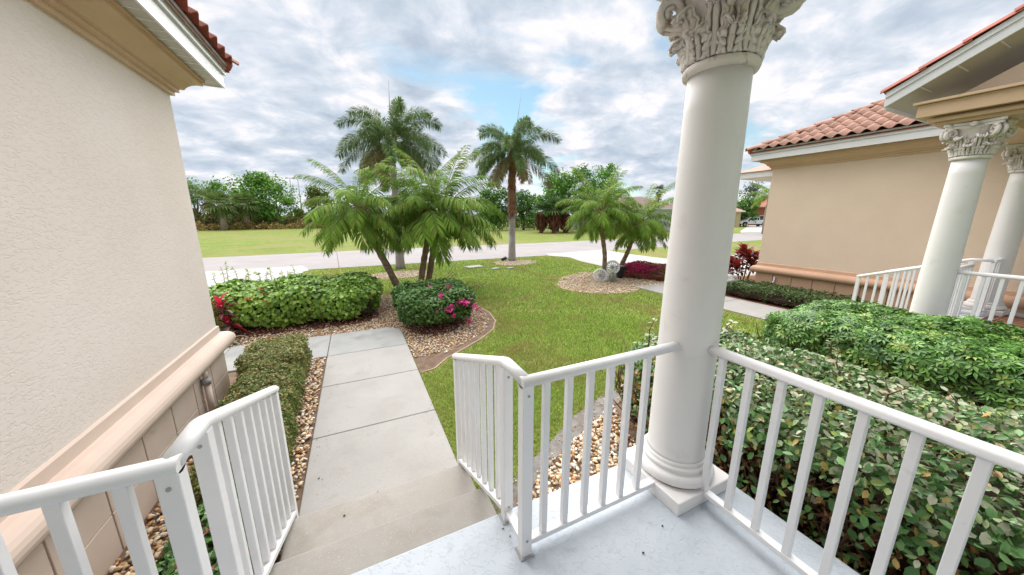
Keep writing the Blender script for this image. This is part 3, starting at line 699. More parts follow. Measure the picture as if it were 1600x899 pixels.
def cap_tile():
    m = MB(); n = 9; V, F = [], []
    for y, s in ((0, 1.0), (.42, .80)):
        for k in range(n):
            a = PI * k / (n - 1); V.append((math.cos(a) * .105 * s, y, math.sin(a) * .075 * s + (.022 if y == 0 else 0)))
    for y, s in ((0, .85), (.42, .68)):
        for k in range(n):
            a = PI * k / (n - 1); V.append((math.cos(a) * .105 * s, y, math.sin(a) * .075 * s - .008 + (.022 if y == 0 else 0)))
    for k in range(n - 1):
        F += [(k, k + 1, n + k + 1, n + k), (k + 1, k, 2 * n + k, 2 * n + k + 1), (2 * n + k, 3 * n + k, 3 * n + k + 1, 2 * n + k + 1)]
    m.add(V, F, True); return m.mesh('ridge_tile', M_tile)
CAPT = cap_tile()
def lay(me, name, parent, origin, xdir, ydir):
    x = Vector(xdir).normalized(); y = Vector(ydir).normalized(); z = x.cross(y).normalized()
    m = Matrix(((x.x, y.x, z.x, origin[0]), (x.y, y.y, z.y, origin[1]), (x.z, y.z, z.z, origin[2]), (0, 0, 0, 1)))
    o = bpy.data.objects.new(name, me); COL.objects.link(o); o.parent = parent; o.matrix_parent_inverse = world_of(parent).inverted(); o.matrix_basis = m
    return o
def house(sg, xw, yc, ys_, xe, lab, mats, tilem, yl0, rows, join):
    mw, mb_, mt, label = mats['wall'], mats['base'], mats['torus'], lab
    h = thing('house', lab, 'house', (xw, yc, 0))
    pf = path_fn(xw, yc, ys_, xe, sg)
    e0 = -.0
    x_a, x_b = sorted((xw, xe))
    MB().box(x_a, x_b, ys_, yc, -.02, 3.52).build('wall', mw, h)
    sweep(torus_prof(.575, .765, .125), pf, True).build('torus_moulding', mt, h)
    for f in h.children[-1].data.polygons: f.use_smooth = 3 * 2 <= f.index < 13 * 2 
    # scored base: backing strip, then blocks proud of it
    xo = xw + sg * .004
    MB().box(*sorted((xw - sg * .02, xo)), ys_, yc + .004, 0, .575).build('base_backing', M_joint if mats['dark'] else mb_, h)
    yy = yc + .014; k = 0
    while yy > ys_ + .05:
        y2 = max(yy - .425, ys_)
        for z0, z1 in ((-.02, .276), (.282, .574)):
            MB().box(*sorted((xo, xw + sg * .024)), y2 + .004, yy - .008, z0, z1).build('base_block', mb_, h, .004)
        yy = y2
    xx = xw
    MB().box(*sorted((xw - sg * .002, xe)), yc, yc + .018, 0, .575).build('base_front', mb_, h)
    sweep(CORN, pf, True).build('cornice', M_corn, h)
    # soffit, fascia boards, tile bed
    def ring(e_in, e_out, z0, z1):
        return sweep([(e_in, z0), (e_out, z0), (e_out, z1), (e_in, z1), (e_in, z0)], pf, True)
    s_ = ring(.20, .352, 3.490, 3.500).build('soffit', M_soffit, h)
    y = yc + .2
    while y > ys_ + 2.2:
        MB().bar((xw + sg * .235, y, 3.488), (xw + sg * .352, y, 3.488), .012, .004).build('soffit_seam', M_fascia, s_); y -= .155
    ring(.352, .368, 3.478, 3.615).build('fascia', M_fascia, h)
    ring(.352, .392, 3.617, 3.685).build('drip_fascia', M_fascia, h)
    slope = .5; ez0 = 3.690; e1 = .42
    # roof planes: one facing sideways, one to the front, cut on the hip
    rise = rows * .34 * math.sin(math.atan(slope)) ; run = rise / slope
    xr0 = xw + sg * e1; xr1 = xr0 - sg * run; yr0 = yc + e1; yr1 = yr0 - run
    m = MB(); zt = ez0 + rise
    m.add([(xr0, ys_, ez0), (xr0, yr0, ez0), (xr1, yr1, zt), (xr1, min(ys_, yr1), zt), (xe, yr0, ez0), (xe, yr1, zt), (xr0, ys_, ez0 - .03), (xr0, yr0, ez0 - .03), (xe, yr0, ez0 - .03)],
          [(0, 1, 2, 3), (1, 4, 5, 2), (0, 6, 7, 1), (1, 7, 8, 4)])
    roof = m.build('roof', M_tiled, h)
    hb0 = Vector((xr0, yr0, ez0 + .03)); hb1 = Vector((xr1, yr1, zt + .03)); MB().tube([hb0, hb1], .07, 8).build('ridge_bedding', M_tiled, roof)
    mm = MB(); mm.bar((xw + sg * (.405), ys_, 3.700), (xw + sg * .405, yr0 - .02, 3.700), .03, .05); mm.build('tile_closure', M_mortar, roof)
    cs_, sn = math.cos(math.atan(slope)), math.sin(math.atan(slope))
    pitchw = .22
    for r in range(rows):
        d = r * .34; zb = ez0 + d * sn + .022; xb = xr0 + sg * (.035 - d * cs_); lim = yr0 - d * cs_
        y = yl0; 
        cnt = int((lim - yl0) / pitchw)
        for c in range(cnt + 1):
            yy = lim - .02 - pitchw * (cnt - c + 1) + (0 if 1 else 0)
            yy = math.floor((yy - yl0) / pitchw) * pitchw + yl0
            if sg > 0: lay(tilem, 'roof_tile', roof, (xb, yy + pitchw, zb), (0, -1, 0), (-cs_, 0, sn)) if False else lay(tilem, 'roof_tile', roof, (xb, yy, zb), (0, 1, 0), (-cs_, 0, sn))
            else: lay(tilem, 'roof_tile', roof, (xb, yy + pitchw, zb), (0, -1, 0), (cs_, 0, sn))
    # hip cap tiles
    hd = Vector((-sg, -1, slope)).normalized(); k = 0; sx = Vector((sg, -1, 0)).normalized() if sg < 0 else Vector((-1, 1, 0)).normalized() * -1
    side = hd.cross(Vector((0, 0, 1))).normalized()
    o0 = Vector((xr0 + sg * .03, yr0 + .03, ez0 + .035))
    length = math.sqrt(2 * run * run + rise * rise)
    while k * .36 < length:
        lay(CAPT, 'ridge_tile', roof, o0 + hd * (k * .36), side, hd); k += 1
    return h
OUR = house(1, -1.535, 4.70, -3.0, -9.0, 'pale stucco house wall filling the left edge, with tan cornice and red tile eave', dict(wall=M_stucco, base=M_base, torus=M_torus, dark=True), TILED, 2.0, 3, None)
NB = house(-1, 9.92, 5.22, -3.0, 19.0, 'neighbouring tan stucco house with an orange tile roof on the right', dict(wall=M_nwall, base=M_nbase, torus=M_ntorus, dark=True), TILE, 1.75, 11, None)

# our porch roof (above the camera), cut short and left open behind to let light in
pr = thing('porch_roof', 'roof over the blue porch carried by the large white column, just above the view', 'roof', (0.2, 0, 3.2))
MB().box(-1.53, 1.97, .93, 1.45, 3.155, 3.43).build('entablature', M_fascia, pr)
MB().box(1.41, 1.97, -1.3, .928, 3.155, 3.43).build('entablature', M_fascia, pr)
MB().box(-1.53, 1.408, -1.3, .928, 3.36, 3.40).build('ceiling', M_fascia, pr)
MB().add([(-1.53, 1.75, 3.47), (2.25, 1.75, 3.47), (2.25, -1.3, 4.6), (-1.53, -1.3, 4.6)], [(0, 1, 2, 3)]).build('roof_deck', M_mortar, pr)

# neighbour's porch gable: entablature over the outer column, gable wall, rake boards, soffit, tiles
ng = thing('porch_gable', 'tan gable roof over the neighbouring porch with white rake boards', 'roof', (6.75, 0, 3.2))
MB().box(6.55, 7.02, -3.0, 1.74, 3.155, 3.262).build('entablature', M_corn, ng, .004)
MB().box(6.50, 7.04, 1.02, 1.79, 3.196, 3.236).build('entablature_band', M_corn, ng, .004)
MB().box(6.44, 7.06, -3.0, 1.88, 3.264, 3.41).build('entablature_fascia', M_corn, ng, .004)
MB().box(6.40, 7.06, -3.0, 1.92, 3.412, 3.442).build('entablature_cap', M_corn, ng, .004)
MB().box(7.02, 9.92, 1.30, 1.74, 3.155, 3.43).build('entablature', M_corn, ng, .004)
MB().box(7.06, 9.92, -3.0, 1.30, 3.36, 3.43).build('ceiling', M_soffit, ng)
RS = .555; yE, zE, yR = 2.16, 3.60, -.25; zR = zE + (yE - yR) * RS
MB().add([(6.72, 1.62, 3.43), (6.72, -2.4, 3.43), (6.72, yR, 3.43 + (1.62 - yR) * RS + .08), (6.72, 1.62, 3.51)], [(0, 1, 2, 3)]).add([(6.80, 1.62, 3.43), (6.80, -2.4, 3.43), (6.80, yR, 3.43 + (1.62 - yR) * RS + .08), (6.80, 1.62, 3.51)], [(0, 3, 2, 1)]).build('gable_wall', M_nwall, ng)
def slant(x0, x1, off0, off1, name, mat, ya=yE, yb=yR, bev=0.0):
    """board along the rake between heights off0..off1 below the roof line"""
    m = MB(); v = []
    for x_ in (x0, x1):
        for y_, z_ in ((ya, zE + (yE - ya) * RS), (yb, zE + (yE - yb) * RS)):
            v += [(x_, y_, z_ + off0), (x_, y_, z_ + off1)]
    m.add(v, [(0, 1, 3, 2), (4, 6, 7, 5), (0, 4, 5, 1), (2, 3, 7, 6), (1, 5, 7, 3), (0, 2, 6, 4)]); return m.build(name, mat, ng, bev)
slant(6.34, 6.36, -.15, -.045, 'rake_board', M_fascia)
slant(6.325, 6.36, -.043, .02, 'drip_fascia', M_fascia)
SOF = slant(6.362, 11.0, -.145, -.13, 'soffit', M_soffit)
slant(6.362, 11.6, -.04, .018, 'roof_deck', M_mortar)
MB().bar((6.36, yE - .008, zE - .10), (10.2, yE - .008, zE - .10), .02, .15).build('eave_board', M_fascia, ng)
y = yE - .28
while y > yR + .9:
    z_ = zE + (yE - y) * RS - .148; MB().bar((6.364, y, z_), (6.72, y, z_), .014, .006).build('soffit_seam', M_fascia, SOF); y -= .255
ca, sa = math.cos(math.atan(RS)), math.sin(math.atan(RS))
for r in range(8):
    for c in range(8):
        yb = yE + .04 - r * .34 * ca; zb = zE + .03 + r * .34 * sa - .02
        lay(TILED if c == 0 else TILE, 'roof_tile', ng, (6.30 + c * .22 + .22, yb, zb), (-1, 0, 0), (0, -ca, sa))
# second, lower eave at the far side of the neighbour's house
ne = thing('garage_eave', 'lower white eave of the neighbouring house poking out left of its wall', 'roof', (11, 6, 3.2))
MB().box(10.45, 15, 5.28, 6.40, 3.16, 3.19).build('soffit', M_soffit, ne)
MB().box(10.42, 15, 6.40, 6.43, 3.15, 3.30).build('fascia', M_fascia, ne)
MB().box(10.42, 10.45, 5.28, 6.398, 3.15, 3.30).build('fascia', M_fascia, ne)
MB().add([(10.38, 5.2, 3.31), (10.38, 6.47, 3.31), (11.6, 5.2, 3.85), (15, 5.2, 3.85), (15, 6.47, 3.31)], [(0, 1, 2), (1, 4, 3, 2)]).build('roof', M_tile, ne)

# ================================================================== planting
GREEN = [(0.10, 0.21, 0.035), (0.14, 0.28, 0.05), (0.07, 0.15, 0.03), (0.20, 0.33, 0.07)]
def shoot(stems, pts_out, base, tip, n, r=.006):
    """a curved shoot; collects a stem tube and leaf stations"""
    base = Vector(base); tip = Vector(tip); mid = (base + tip) / 2 + Vector((random.uniform(-.04, .04), random.uniform(-.04, .04), .05))
    pts = [base, base.lerp(mid, .6), mid, mid.lerp(tip, .55), tip]
    stems.tube(pts, [r, r * .9, r * .75, r * .5, r * .25], 5)
    for k in range(n):
        t = (k + .5) / n; i = min(int(t * 4), 3); q = pts[i].lerp(pts[i + 1], t * 4 - i)
        a = k * 2.4; pts_out.append((q.x, q.y, q.z, math.cos(a), math.sin(a), .35))
def add_shoots(parent, plist, nleaf, size, temps, cols, w, mat=None, stemmat=None, r=.006):
    sts = []
    for b_, t_ in plist:
        m = MB(); shoot(m, sts, b_, t_, nleaf, r); m.build('shoot', stemmat or M_twig, parent)
    a = np.array(sts); n = len(a); ax = a[:, 3:6]
    nr = np.tile([0, 0, 1.0], (n, 1)) + RNG.normal(0, .3, (n, 3))
    cloud('shoot_leaves', a[:, :3], frames(nr, ax), size * RNG.uniform(.7, 1.15, n), temps, pick(cols, w, n), mat or M_leaf, parent)

# --- big green shrub mass left of the walk (maple-like leaves, a few red flowers)
t = thing('flowering_hedge', 'long bright green hedge with a few red flowers beyond the walk, left of the palms', 'hedge', (-1.2, 7.7, 0))
HB = (-2.75, 0.42, 6.95, 8.75, 0.05, 0.80)
p, nr = box_shell(16000, HB, 3.4, .08, .10, 4.4, 1.0, rz=-.07)
col = pick([(0.18, 0.33, 0.045), (0.25, 0.42, 0.06), (0.10, 0.20, 0.03), (0.34, 0.47, 0.10)], [5, 4, 2.5, 1.5], len(p))
cloud('leaves', p, frames(jn(nr, .55, .55), np.stack([RNG.normal(0, .6, len(p)), RNG.normal(0, .6, len(p)) - .4, RNG.normal(-.4, .4, len(p))], 1)), RNG.uniform(.05, .095, len(p)), [leaf_t(.95, .1, .18), leaf_t(.8, .16, .25)], col, M_leaf, t)
core_mesh('twig_mass', HB, M_core, t, .16, 4, rz=-.07, amp=.06)
sh = []
for (u, v, d) in ((345, 418, 8.9), (352, 408, 9.0), (362, 416, 9.0), (386, 420, 8.7), (384, 430, 8.5), (421, 417, 8.8), (418, 426, 8.6), (456, 414, 8.7), (452, 424, 8.5), (335, 425, 8.9), (440, 424, 8.6), (522, 430, 8.2), (508, 428, 8.3), (398, 424, 8.7), (548, 436, 8.0), (475, 424, 8.4)):
    q = P(u, v, d); sh.append(((q.x + random.uniform(-.03, .12), q.y - .05, .62), (q.x, q.y, q.z)))
add_shoots(t, sh, 16, .065, [leaf_t(.8, .12, .15)], [(0.24, 0.40, 0.08), (0.36, 0.40, 0.12), (0.30, 0.20, 0.09)], [4, 3, 1])
def blooms(parent, centres, npet, spread, size, cols, w):
    for c in centres:
        q = np.array(c)[None] + RNG.normal(0, spread, (npet, 3)); n = len(q)
        o = cloud('flower_cluster', q, frames(RNG.normal(0, 1, (n, 3)) + [0, -.5, .8]), RNG.uniform(.8, 1.2, n) * size, [leaf_t(1.0, .12, .1)], pick(cols, w, n), M_flower, parent, None)
        o['kind'] = 'stuff'
blooms(t, [P(408, 452, 7.45), P(415, 460, 7.35), P(392, 466, 7.25), P(386, 468, 7.2), P(416, 471, 7.2), P(574, 465, 7.0), P(418, 474, 7.15)], 9, .022, .030, [(0.55, 0.03, 0.02), (0.50, 0.02, 0.04), (0.7, 0.08, 0.04)], [3, 2, 1])
struct('litter_and_shade', MB().sheet([(-2.7, 7.0), (-2.0, 6.86), (-1, 6.9), (-.2, 6.8), (.3, 7.1), (.35, 8.7), (-2.7, 8.9)], .028), M_redmulch_shade)  # litter sheet, its dark maroon also painting the shadow under the hedge

# --- round bougainvillea with magenta flowers right of the walk end
t = thing('flowering_shrub', 'rounded dark green shrub with magenta flowers at the end of the walk', 'shrub', (1.3, 6.35, 0))
SB = (.58, 2.02, 5.62, 7.35, 0.08, .76)
p, nr = box_shell(14000, SB, 3.2, .06, .08, 4.6, 3.0)
col = pick([(0.075, 0.175, 0.035), (0.11, 0.24, 0.05), (0.045, 0.105, 0.025), (0.20, 0.30, 0.08)], [5, 4, 3, 1.2], len(p))
cloud('leaves', p, frames(jn(nr, .6, .4)), RNG.uniform(.035, .065, len(p)), [leaf_t(.8, .12, .15)], col, M_leaf, t)
core_mesh('twig_mass', SB, M_core, t, .13, 3.2, amp=.05)
sh = []
for (u, v, d) in ((715, 410, 6.9), (712, 420, 6.8), (716, 428, 6.7), (757, 448, 6.6), (768, 446, 6.6), (748, 440, 6.6), (652, 438, 6.7), (640, 446, 6.6), (664, 440, 6.7), (628, 440, 6.6), (735, 436, 6.6), (700, 440, 6.7)):
    q = P(u, v, d); c = Vector((1.3, 6.5, .6)); sh.append((tuple(c.lerp(q, .62) - Vector((0, 0, .02))), tuple(q)))
add_shoots(t, sh, 15, .045, [leaf_t(.8, .12, .15)], [(0.11, 0.22, 0.05), (0.20, 0.28, 0.08), (0.30, 0.16, 0.09)], [4, 3, 1.4], r=.005)
blooms(t, [P(688, 462, 6.0), P(691, 468, 5.95), P(686, 471, 5.9), P(702, 450, 6.3), P(722, 470, 5.9), P(728, 474, 5.85), P(716, 473, 5.9), P(746, 482, 5.95), P(660, 480, 5.9), P(708, 494, 5.75), P(648, 462, 6.1), P(668, 474, 5.9), P(674, 452, 6.3), P(740, 478, 6.0), P(684, 488, 5.75), P(699, 486, 5.75), P(705, 480, 5.8), P(735, 502, 5.85), P(732, 469, 6.05), P(697, 460, 6.1)], 20, .026, .036, [(0.68, 0.04, 0.26), (0.55, 0.02, 0.20), (0.75, 0.15, 0.42)], [3, 2, 1.5])
struct('litter_and_shade', MB().sheet(circle(1.3, 6.35, .62, .78, 24, .1, 4), .028), M_redmulch_shade)  # litter again, with the shadow below the shrub put into the colour

# --- clipped dwarf hedge between wall and walk
t = thing('clipped_hedge', 'low clipped olive green hedge between the stucco wall and the walk', 'hedge', (-1.0, 4, 0))
for k, HB in enumerate([(-1.38, -.72, 4.35, 5.30, .0, .47), (-1.30, -.70, 3.3, 4.5, .0, .42), (-1.16, -.68, 2.5, 3.5, 0, .40)]):
    p, nr = box_shell((17000, 17000, 14000)[k], HB, 6, .035, .035, 9, k * 2.0)
    col = pick([(0.25, 0.27, 0.075), (0.16, 0.19, 0.05), (0.34, 0.31, 0.12), (0.12, 0.20, 0.04), (0.36, 0.23, 0.10)], [4, 4, 2, 3 + k * 2, 1.4], len(p))
    cloud('leaves', p, frames(jn(nr, .9, .3)), RNG.uniform(.020, .036, len(p)), [leaf4(.62, .1), leaf2(.6)], col, M_leaf, t)
    core_mesh('twig_mass', HB, M_core, t, .06, 6, amp=.02)
# --- darker leafy plants at the left foreground behind the railing
t = thing('groundcover_shrub', 'small dark leafy shrub among the stones behind the left stair railing', 'shrub', (-.9, 1.9, 0))
for k, HB in enumerate([(-1.12, -.64, 1.45, 2.55, .02, .34)]):
    p, nr = box_shell(5200, HB, 3.2, .05, .05, 7, 5.0)
    col = pick([(0.05, 0.13, 0.03), (0.08, 0.19, 0.04), (0.13, 0.26, 0.06), (0.28, 0.07, 0.04)], [4, 4, 2, .5], len(p))
    cloud('leaves', p, frames(jn(nr, .6, .5)), RNG.uniform(.028, .050, len(p)), [leaf_t(.95, .12, .15)], col, M_leafw, t)
    core_mesh('twig_mass', HB, M_core, t, .13, 3.2, amp=.03)
tw = MB(); tw.tube([(-.98, 1.75, .30), (-.86, 1.70, .40), (-.74, 1.68, .37)], [.006, .005, .003], 6); tw.build('shoot', M_mulch, t)

# --- silvery hedge right of the porch: the 300 largest leaves are parts of their own
t = thing('silvery_hedge', 'silvery green hedge with brown inner twigs directly behind the long white railing', 'hedge', (2.6, 0, 0))
HB = (2.02, 3.45, -1.7, 2.28, .10, 1.03)
N_ = 52000
p, nr = box_shell(N_, HB, 5, .085, .075, 3.6, 2.0)
depth_in = RNG.uniform(0, 1, N_)
# thin the lower inner side so the twigs show through
low = (p[:, 2] < .80) & (p[:, 0] < 2.40); keep = ~(low & (lump(p, 1, 4.6, 6.0) > -.22) & (RNG.uniform(0, 1, N_) < .87)); p, nr = p[keep], nr[keep]
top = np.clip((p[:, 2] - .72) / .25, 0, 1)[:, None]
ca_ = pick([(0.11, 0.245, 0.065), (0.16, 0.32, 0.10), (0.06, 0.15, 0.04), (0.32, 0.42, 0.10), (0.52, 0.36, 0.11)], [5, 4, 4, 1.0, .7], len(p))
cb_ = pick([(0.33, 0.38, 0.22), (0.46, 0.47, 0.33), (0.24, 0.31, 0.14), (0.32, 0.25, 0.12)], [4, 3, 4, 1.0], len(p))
sel = RNG.uniform(0, 1, len(p))[:, None] < (.10 + .42 * top); col = np.where(sel, cb_, ca_).astype(np.float32)  # more silver towards the top: leaf colour plus sunlit highlights put into it
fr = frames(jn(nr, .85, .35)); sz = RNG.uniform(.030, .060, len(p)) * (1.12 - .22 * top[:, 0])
LT = [leaf_t(.58, .07, .08), leaf_t(.50, .12, .14), leaf_t(.66, .06, .12)]
# rank by size on screen
yaw = R(YAW); d = p - np.array([0, 0, CAM_H]); fw = d[:, 0] * math.sin(yaw) * math.cos(R(PITCH)) + d[:, 1] * math.cos(yaw) * math.cos(R(PITCH)) - d[:, 2] * math.sin(R(PITCH))
rt = d[:, 0] * math.cos(yaw) - d[:, 1] * math.sin(yaw); upv = d[:, 0] * math.sin(yaw) * math.sin(R(PITCH)) + d[:, 1] * math.cos(yaw) * math.sin(R(PITCH)) + d[:, 2] * math.cos(R(PITCH))
vis = (fw > .3) & (np.abs(rt / fw) < 1.5) & (np.abs(upv / fw) < .85) & ((nr[:, 0] < -.2) | (nr[:, 2] > .5))
score = np.where(vis, sz / np.maximum(fw, .1), 0); big = np.argsort(-score)[:300]
lmes = [[], [], []]
tintmats = {}
def leafpart(i):
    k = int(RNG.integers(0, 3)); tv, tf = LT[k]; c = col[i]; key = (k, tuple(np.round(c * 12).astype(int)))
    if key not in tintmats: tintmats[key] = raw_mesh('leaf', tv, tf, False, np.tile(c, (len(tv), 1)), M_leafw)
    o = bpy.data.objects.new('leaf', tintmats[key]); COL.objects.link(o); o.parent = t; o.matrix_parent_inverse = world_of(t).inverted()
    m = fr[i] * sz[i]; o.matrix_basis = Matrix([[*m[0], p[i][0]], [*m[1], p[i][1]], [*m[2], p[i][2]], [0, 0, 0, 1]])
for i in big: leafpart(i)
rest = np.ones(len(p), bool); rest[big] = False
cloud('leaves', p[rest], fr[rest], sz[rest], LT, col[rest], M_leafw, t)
core_mesh('twig_mass', HB, M_core, t, .38, 5, amp=.06)
tw = MB(); rr = random.Random(4)
for k in range(420):
    y = rr.uniform(-1.6, 2.2); x = rr.uniform(2.12, 2.45); b0 = Vector((x + .25, y + rr.uniform(-.1, .1), .02)); b1 = Vector((x, y + rr.uniform(-.2, .2), rr.uniform(.3, .6))); b2 = b1 + Vector((rr.uniform(-.12, .06), rr.uniform(-.25, .25), rr.uniform(.12, .35)))
    r0 = rr.uniform(.004, .011); tw.tube([b0, b1, b2], [r0, r0 * .75, r0 * .3], 5)
o = tw.build('branches', M_twig, t); o['kind'] = 'stuff'
n = 1700; q = np.stack([RNG.uniform(2.05, 2.42, n), RNG.uniform(-1.5, 2.1, n), RNG.uniform(.03, .75, n)], 1)
cloud('dead_leaves', q, frames(RNG.normal(0, 1, (n, 3))), RNG.uniform(.025, .055, n), [leaf_t(.6, .25, .3)], pick([(0.42, 0.23, 0.07), (0.50, 0.33, 0.14), (0.28, 0.12, 0.05)], [3, 2, 2], n), M_leaf, t)
sh = []
for k in range(26):
    y = rr.uniform(-.8, 2.1); x = rr.uniform(2.2, 3.3); sh.append(((x, y, .92), (x + rr.uniform(-.1, .12), y + rr.uniform(-.12, .12), rr.uniform(1.08, 1.22))))
add_shoots(t, sh, 12, .052, LT, [(0.40, 0.41, 0.29), (0.28, 0.33, 0.18), (0.33, 0.24, 0.13)], [4, 3, 1], M_leafw)
n = 900; q = np.stack([RNG.uniform(1.95, 2.4, n), RNG.uniform(-1.5, 2.3, n), np.full(n, .02)], 1)
cloud('fallen_leaves', q, frames(RNG.normal(0, .35, (n, 3)) + [0, 0, 1]), RNG.uniform(.03, .055, n), [leaf_t(.6, .2, .2)], pick([(0.34, 0.17, 0.07), (0.22, 0.08, 0.04), (0.42, 0.30, 0.16)], [3, 3, 1], n), M_leaf, t)

# --- bright green umbrella-leaf hedge behind it
t = thing('clipped_hedge', 'clipped bright green hedge of umbrella-shaped leaves in front of the neighbouring porch', 'hedge', (5, .5, 0))
HB = (4.72, 6.25, -1.9, 2.45, .08, .95)
N_ = 9500; p, nr = box_shell(N_, HB, 5.5, .045, .06, 3.4, 8.0)
low = (p[:, 2] < .5) & (p[:, 0] < 5.0); keep = ~(low & (lump(p, 1, 2.6, 3.0) > .1) & (RNG.uniform(0, 1, N_) < .6)); p, nr = p[keep], nr[keep]
col = pick([(0.10, 0.235, 0.04), (0.155, 0.32, 0.055), (0.055, 0.14, 0.028), (0.30, 0.41, 0.09)], [5, 4, 3.2, 1.2], len(p), .14)
fr = frames(jn(nr, .38, .45)); sz = RNG.uniform(.050, .085, len(p)); RT = [rosette(7, .36), rosette(6, .42), rosette(8, .32)]
dd = np.hypot(p[:, 0], p[:, 1]); hz = np.arctan2(p[:, 0], p[:, 1]); vis = (hz < R(YAW + 56)) & ((nr[:, 2] > .5) | (nr[:, 0] < -.4)) & (p[:, 1] > -.3)
score = np.where(vis, sz / dd, 0); big = np.argsort(-score)[:300]; tintmats = {}; LT, keepLT = RT, LT
for i in big: leafpart(i)
LT = keepLT
rest = np.ones(len(p), bool); rest[big] = False
cloud('leaves', p[rest], fr[rest], sz[rest], RT, col[rest], M_leafw, t)
core_mesh('twig_mass', HB, M_core, t, .15, 5.5, amp=.05)
tw = MB()
for k in range(60):
    y = rr.uniform(-.4, 2.4); x = 4.80; b0 = Vector((x + .3, y, .02)); b1 = Vector((x, y + rr.uniform(-.2, .2), rr.uniform(.3, .6))); tw.tube([b0, b1, b1 + Vector((-.05, rr.uniform(-.15, .15), .2))], [.012, .008, .003], 5)
o = tw.build('branches', M_bark, t); o['kind'] = 'stuff'

# --- dark low hedge along the neighbour's wall
t = thing('clipped_hedge', 'dark low hedge along the base of the neighbouring tan wall', 'hedge', (9.2, 4.6, 0))
for HB in [(8.80, 9.75, 2.7, 5.55, .04, .36)]:
    p, nr = box_shell(9000, HB, 5, .04, .05, 7, 3.0)
    cloud('leaves', p, frames(jn(nr, .8, .3)), RNG.uniform(.035, .06, len(p)), [leaf4(.6, .1)], pick([(0.07, 0.13, 0.035), (0.11, 0.18, 0.05), (0.17, 0.22, 0.07), (0.045, 0.085, 0.025)], [4, 4, 2, 3], len(p)), M_leaf, t)
    core_mesh('twig_mass', HB, M_core, t, .07, 5, amp=.03)
# --- magenta flowering low hedge beside the twin palms
t = thing('flowering_hedge', 'low hedge covered in magenta flowers beside the leaning palm, left of the big column', 'hedge', (8.5, 8, 0))
HB = (8.0, 10.2, 7.45, 8.35, .05, .50)
p, nr = box_shell(9000, HB, 4, .05, .06, 5, 3.0, rz=-1.0)
mg = lump(p, 1, 2.2, 1.0) + (p[:, 2] - .36) * 4 - (p[:, 0] - 8.9) * .9; fl = mg + RNG.normal(0, .45, len(p)) > .25
col = np.where(fl[:, None], pick([(0.62, 0.03, 0.20), (0.50, 0.02, 0.14), (0.62, 0.13, 0.08)], [4, 3, 1], len(p)), pick([(0.09, 0.17, 0.03), (0.18, 0.26, 0.05), (0.30, 0.16, 0.05)], [4, 3, 1.4], len(p)))
cloud('leaves', p, frames(jn(nr, .7, .4)), RNG.uniform(.04, .07, len(p)), [leaf4(.8, .1)], col.astype(np.float32), M_leaf, t)
core_mesh('twig_mass', HB, M_redmulch_shade, t, .10, 4, rz=-1.0, amp=.04)
core_mesh('lower_twigs', (7.95, 10.2, 7.4, 8.4, -.02, .26), M_redmulch_shade, t, .02, 4, rz=-1.0, amp=.03)

# --- ti plants: every leaf a part
def ti_plant(name, lab, base, stems, nleaf, L, wid, cols, matn):
    t = thing(name, lab, 'plant', (*base, 0))
    mats = []
    for i, c in enumerate(cols):
        mats.append(material(matn + '_%d' % i, c, .4, trans=.25, spec=.5, objrand=.15))
    def strap():
        V, F = [], []; nv = 8
        for j in range(nv):
            s = j / (nv - 1); w = wid * math.sin(PI * min(.03 + s * .97, 1) ** .75) ** .8 * .5
            y = s * math.cos(.55 * s) ; z = .0 - .42 * s * s * s
            V += [(-w, y * L, z * L + .10 * w), (0, y * L, z * L - .22 * w), (w, y * L, z * L + .10 * w)]
        for j in range(nv - 1):
            a = j * 3; F += [(a, a + 1, a + 4, a + 3), (a + 1, a + 2, a + 5, a + 4)]
        return V, F
    V, F = strap(); mes = []
    for m_ in mats:
        mb = MB(); mb.add(V, F, True); mes.append(mb.mesh('leaf', m_))
    rr = random.Random(len(lab))
    for (bx, by, tx, ty, h) in stems:
        MB().tube([(bx, by, 0), ((bx + tx) / 2 + .02, (by + ty) / 2, h * .5), (tx, ty, h)], [.016, .013, .012], 7).build('stem', M_twig, t)
        for k in range(nleaf):
            f = k / nleaf; el = R(82 - 88 * (1 - f)) ; a = k * 2.39996 + rr.uniform(-.2, .2); z = h - .32 * (1 - f) * min(h, .55)
            d = Vector((math.cos(a) * math.cos(el), math.sin(a) * math.cos(el), math.sin(el))); up_ = Vector((0, 0, 1)); x = d.cross(up_).normalized()
            o = bpy.data.objects.new('leaf', mes[0 if f > .55 else rr.randrange(len(mes))]); COL.objects.link(o); o.parent = t; o.matrix_parent_inverse = world_of(t).inverted()
            zz_ = x.cross(d).normalized(); s_ = rr.uniform(.75, 1.1); px = tx + (bx - tx) * (1 - z / h)
            py = ty + (by - ty) * (1 - z / h)
            o.matrix_basis = Matrix(((x.x * s_, d.x * s_, zz_.x * s_, px), (x.y * s_, d.y * s_, zz_.y * s_, py), (x.z * s_, d.z * s_, zz_.z * s_, z), (0, 0, 0, 1)))
    return t
b1 = P(352, 500, 7.3)
ti_plant('ti_plant', 'pink and maroon ti plant at the stucco wall corner, left of the green hedge', (b1.x, b1.y), [(b1.x, b1.y, b1.x - .03, b1.y, .62), (b1.x + .05, b1.y + .1, b1.x + .02, b1.y, .30)], 17, .29, .08, [(0.46, 0.025, 0.06), (0.34, 0.03, 0.07), (0.22, 0.035, 0.075), (0.38, 0.20, 0.22)], 'ti_leaf')
b2 = (10.9, 6.15)
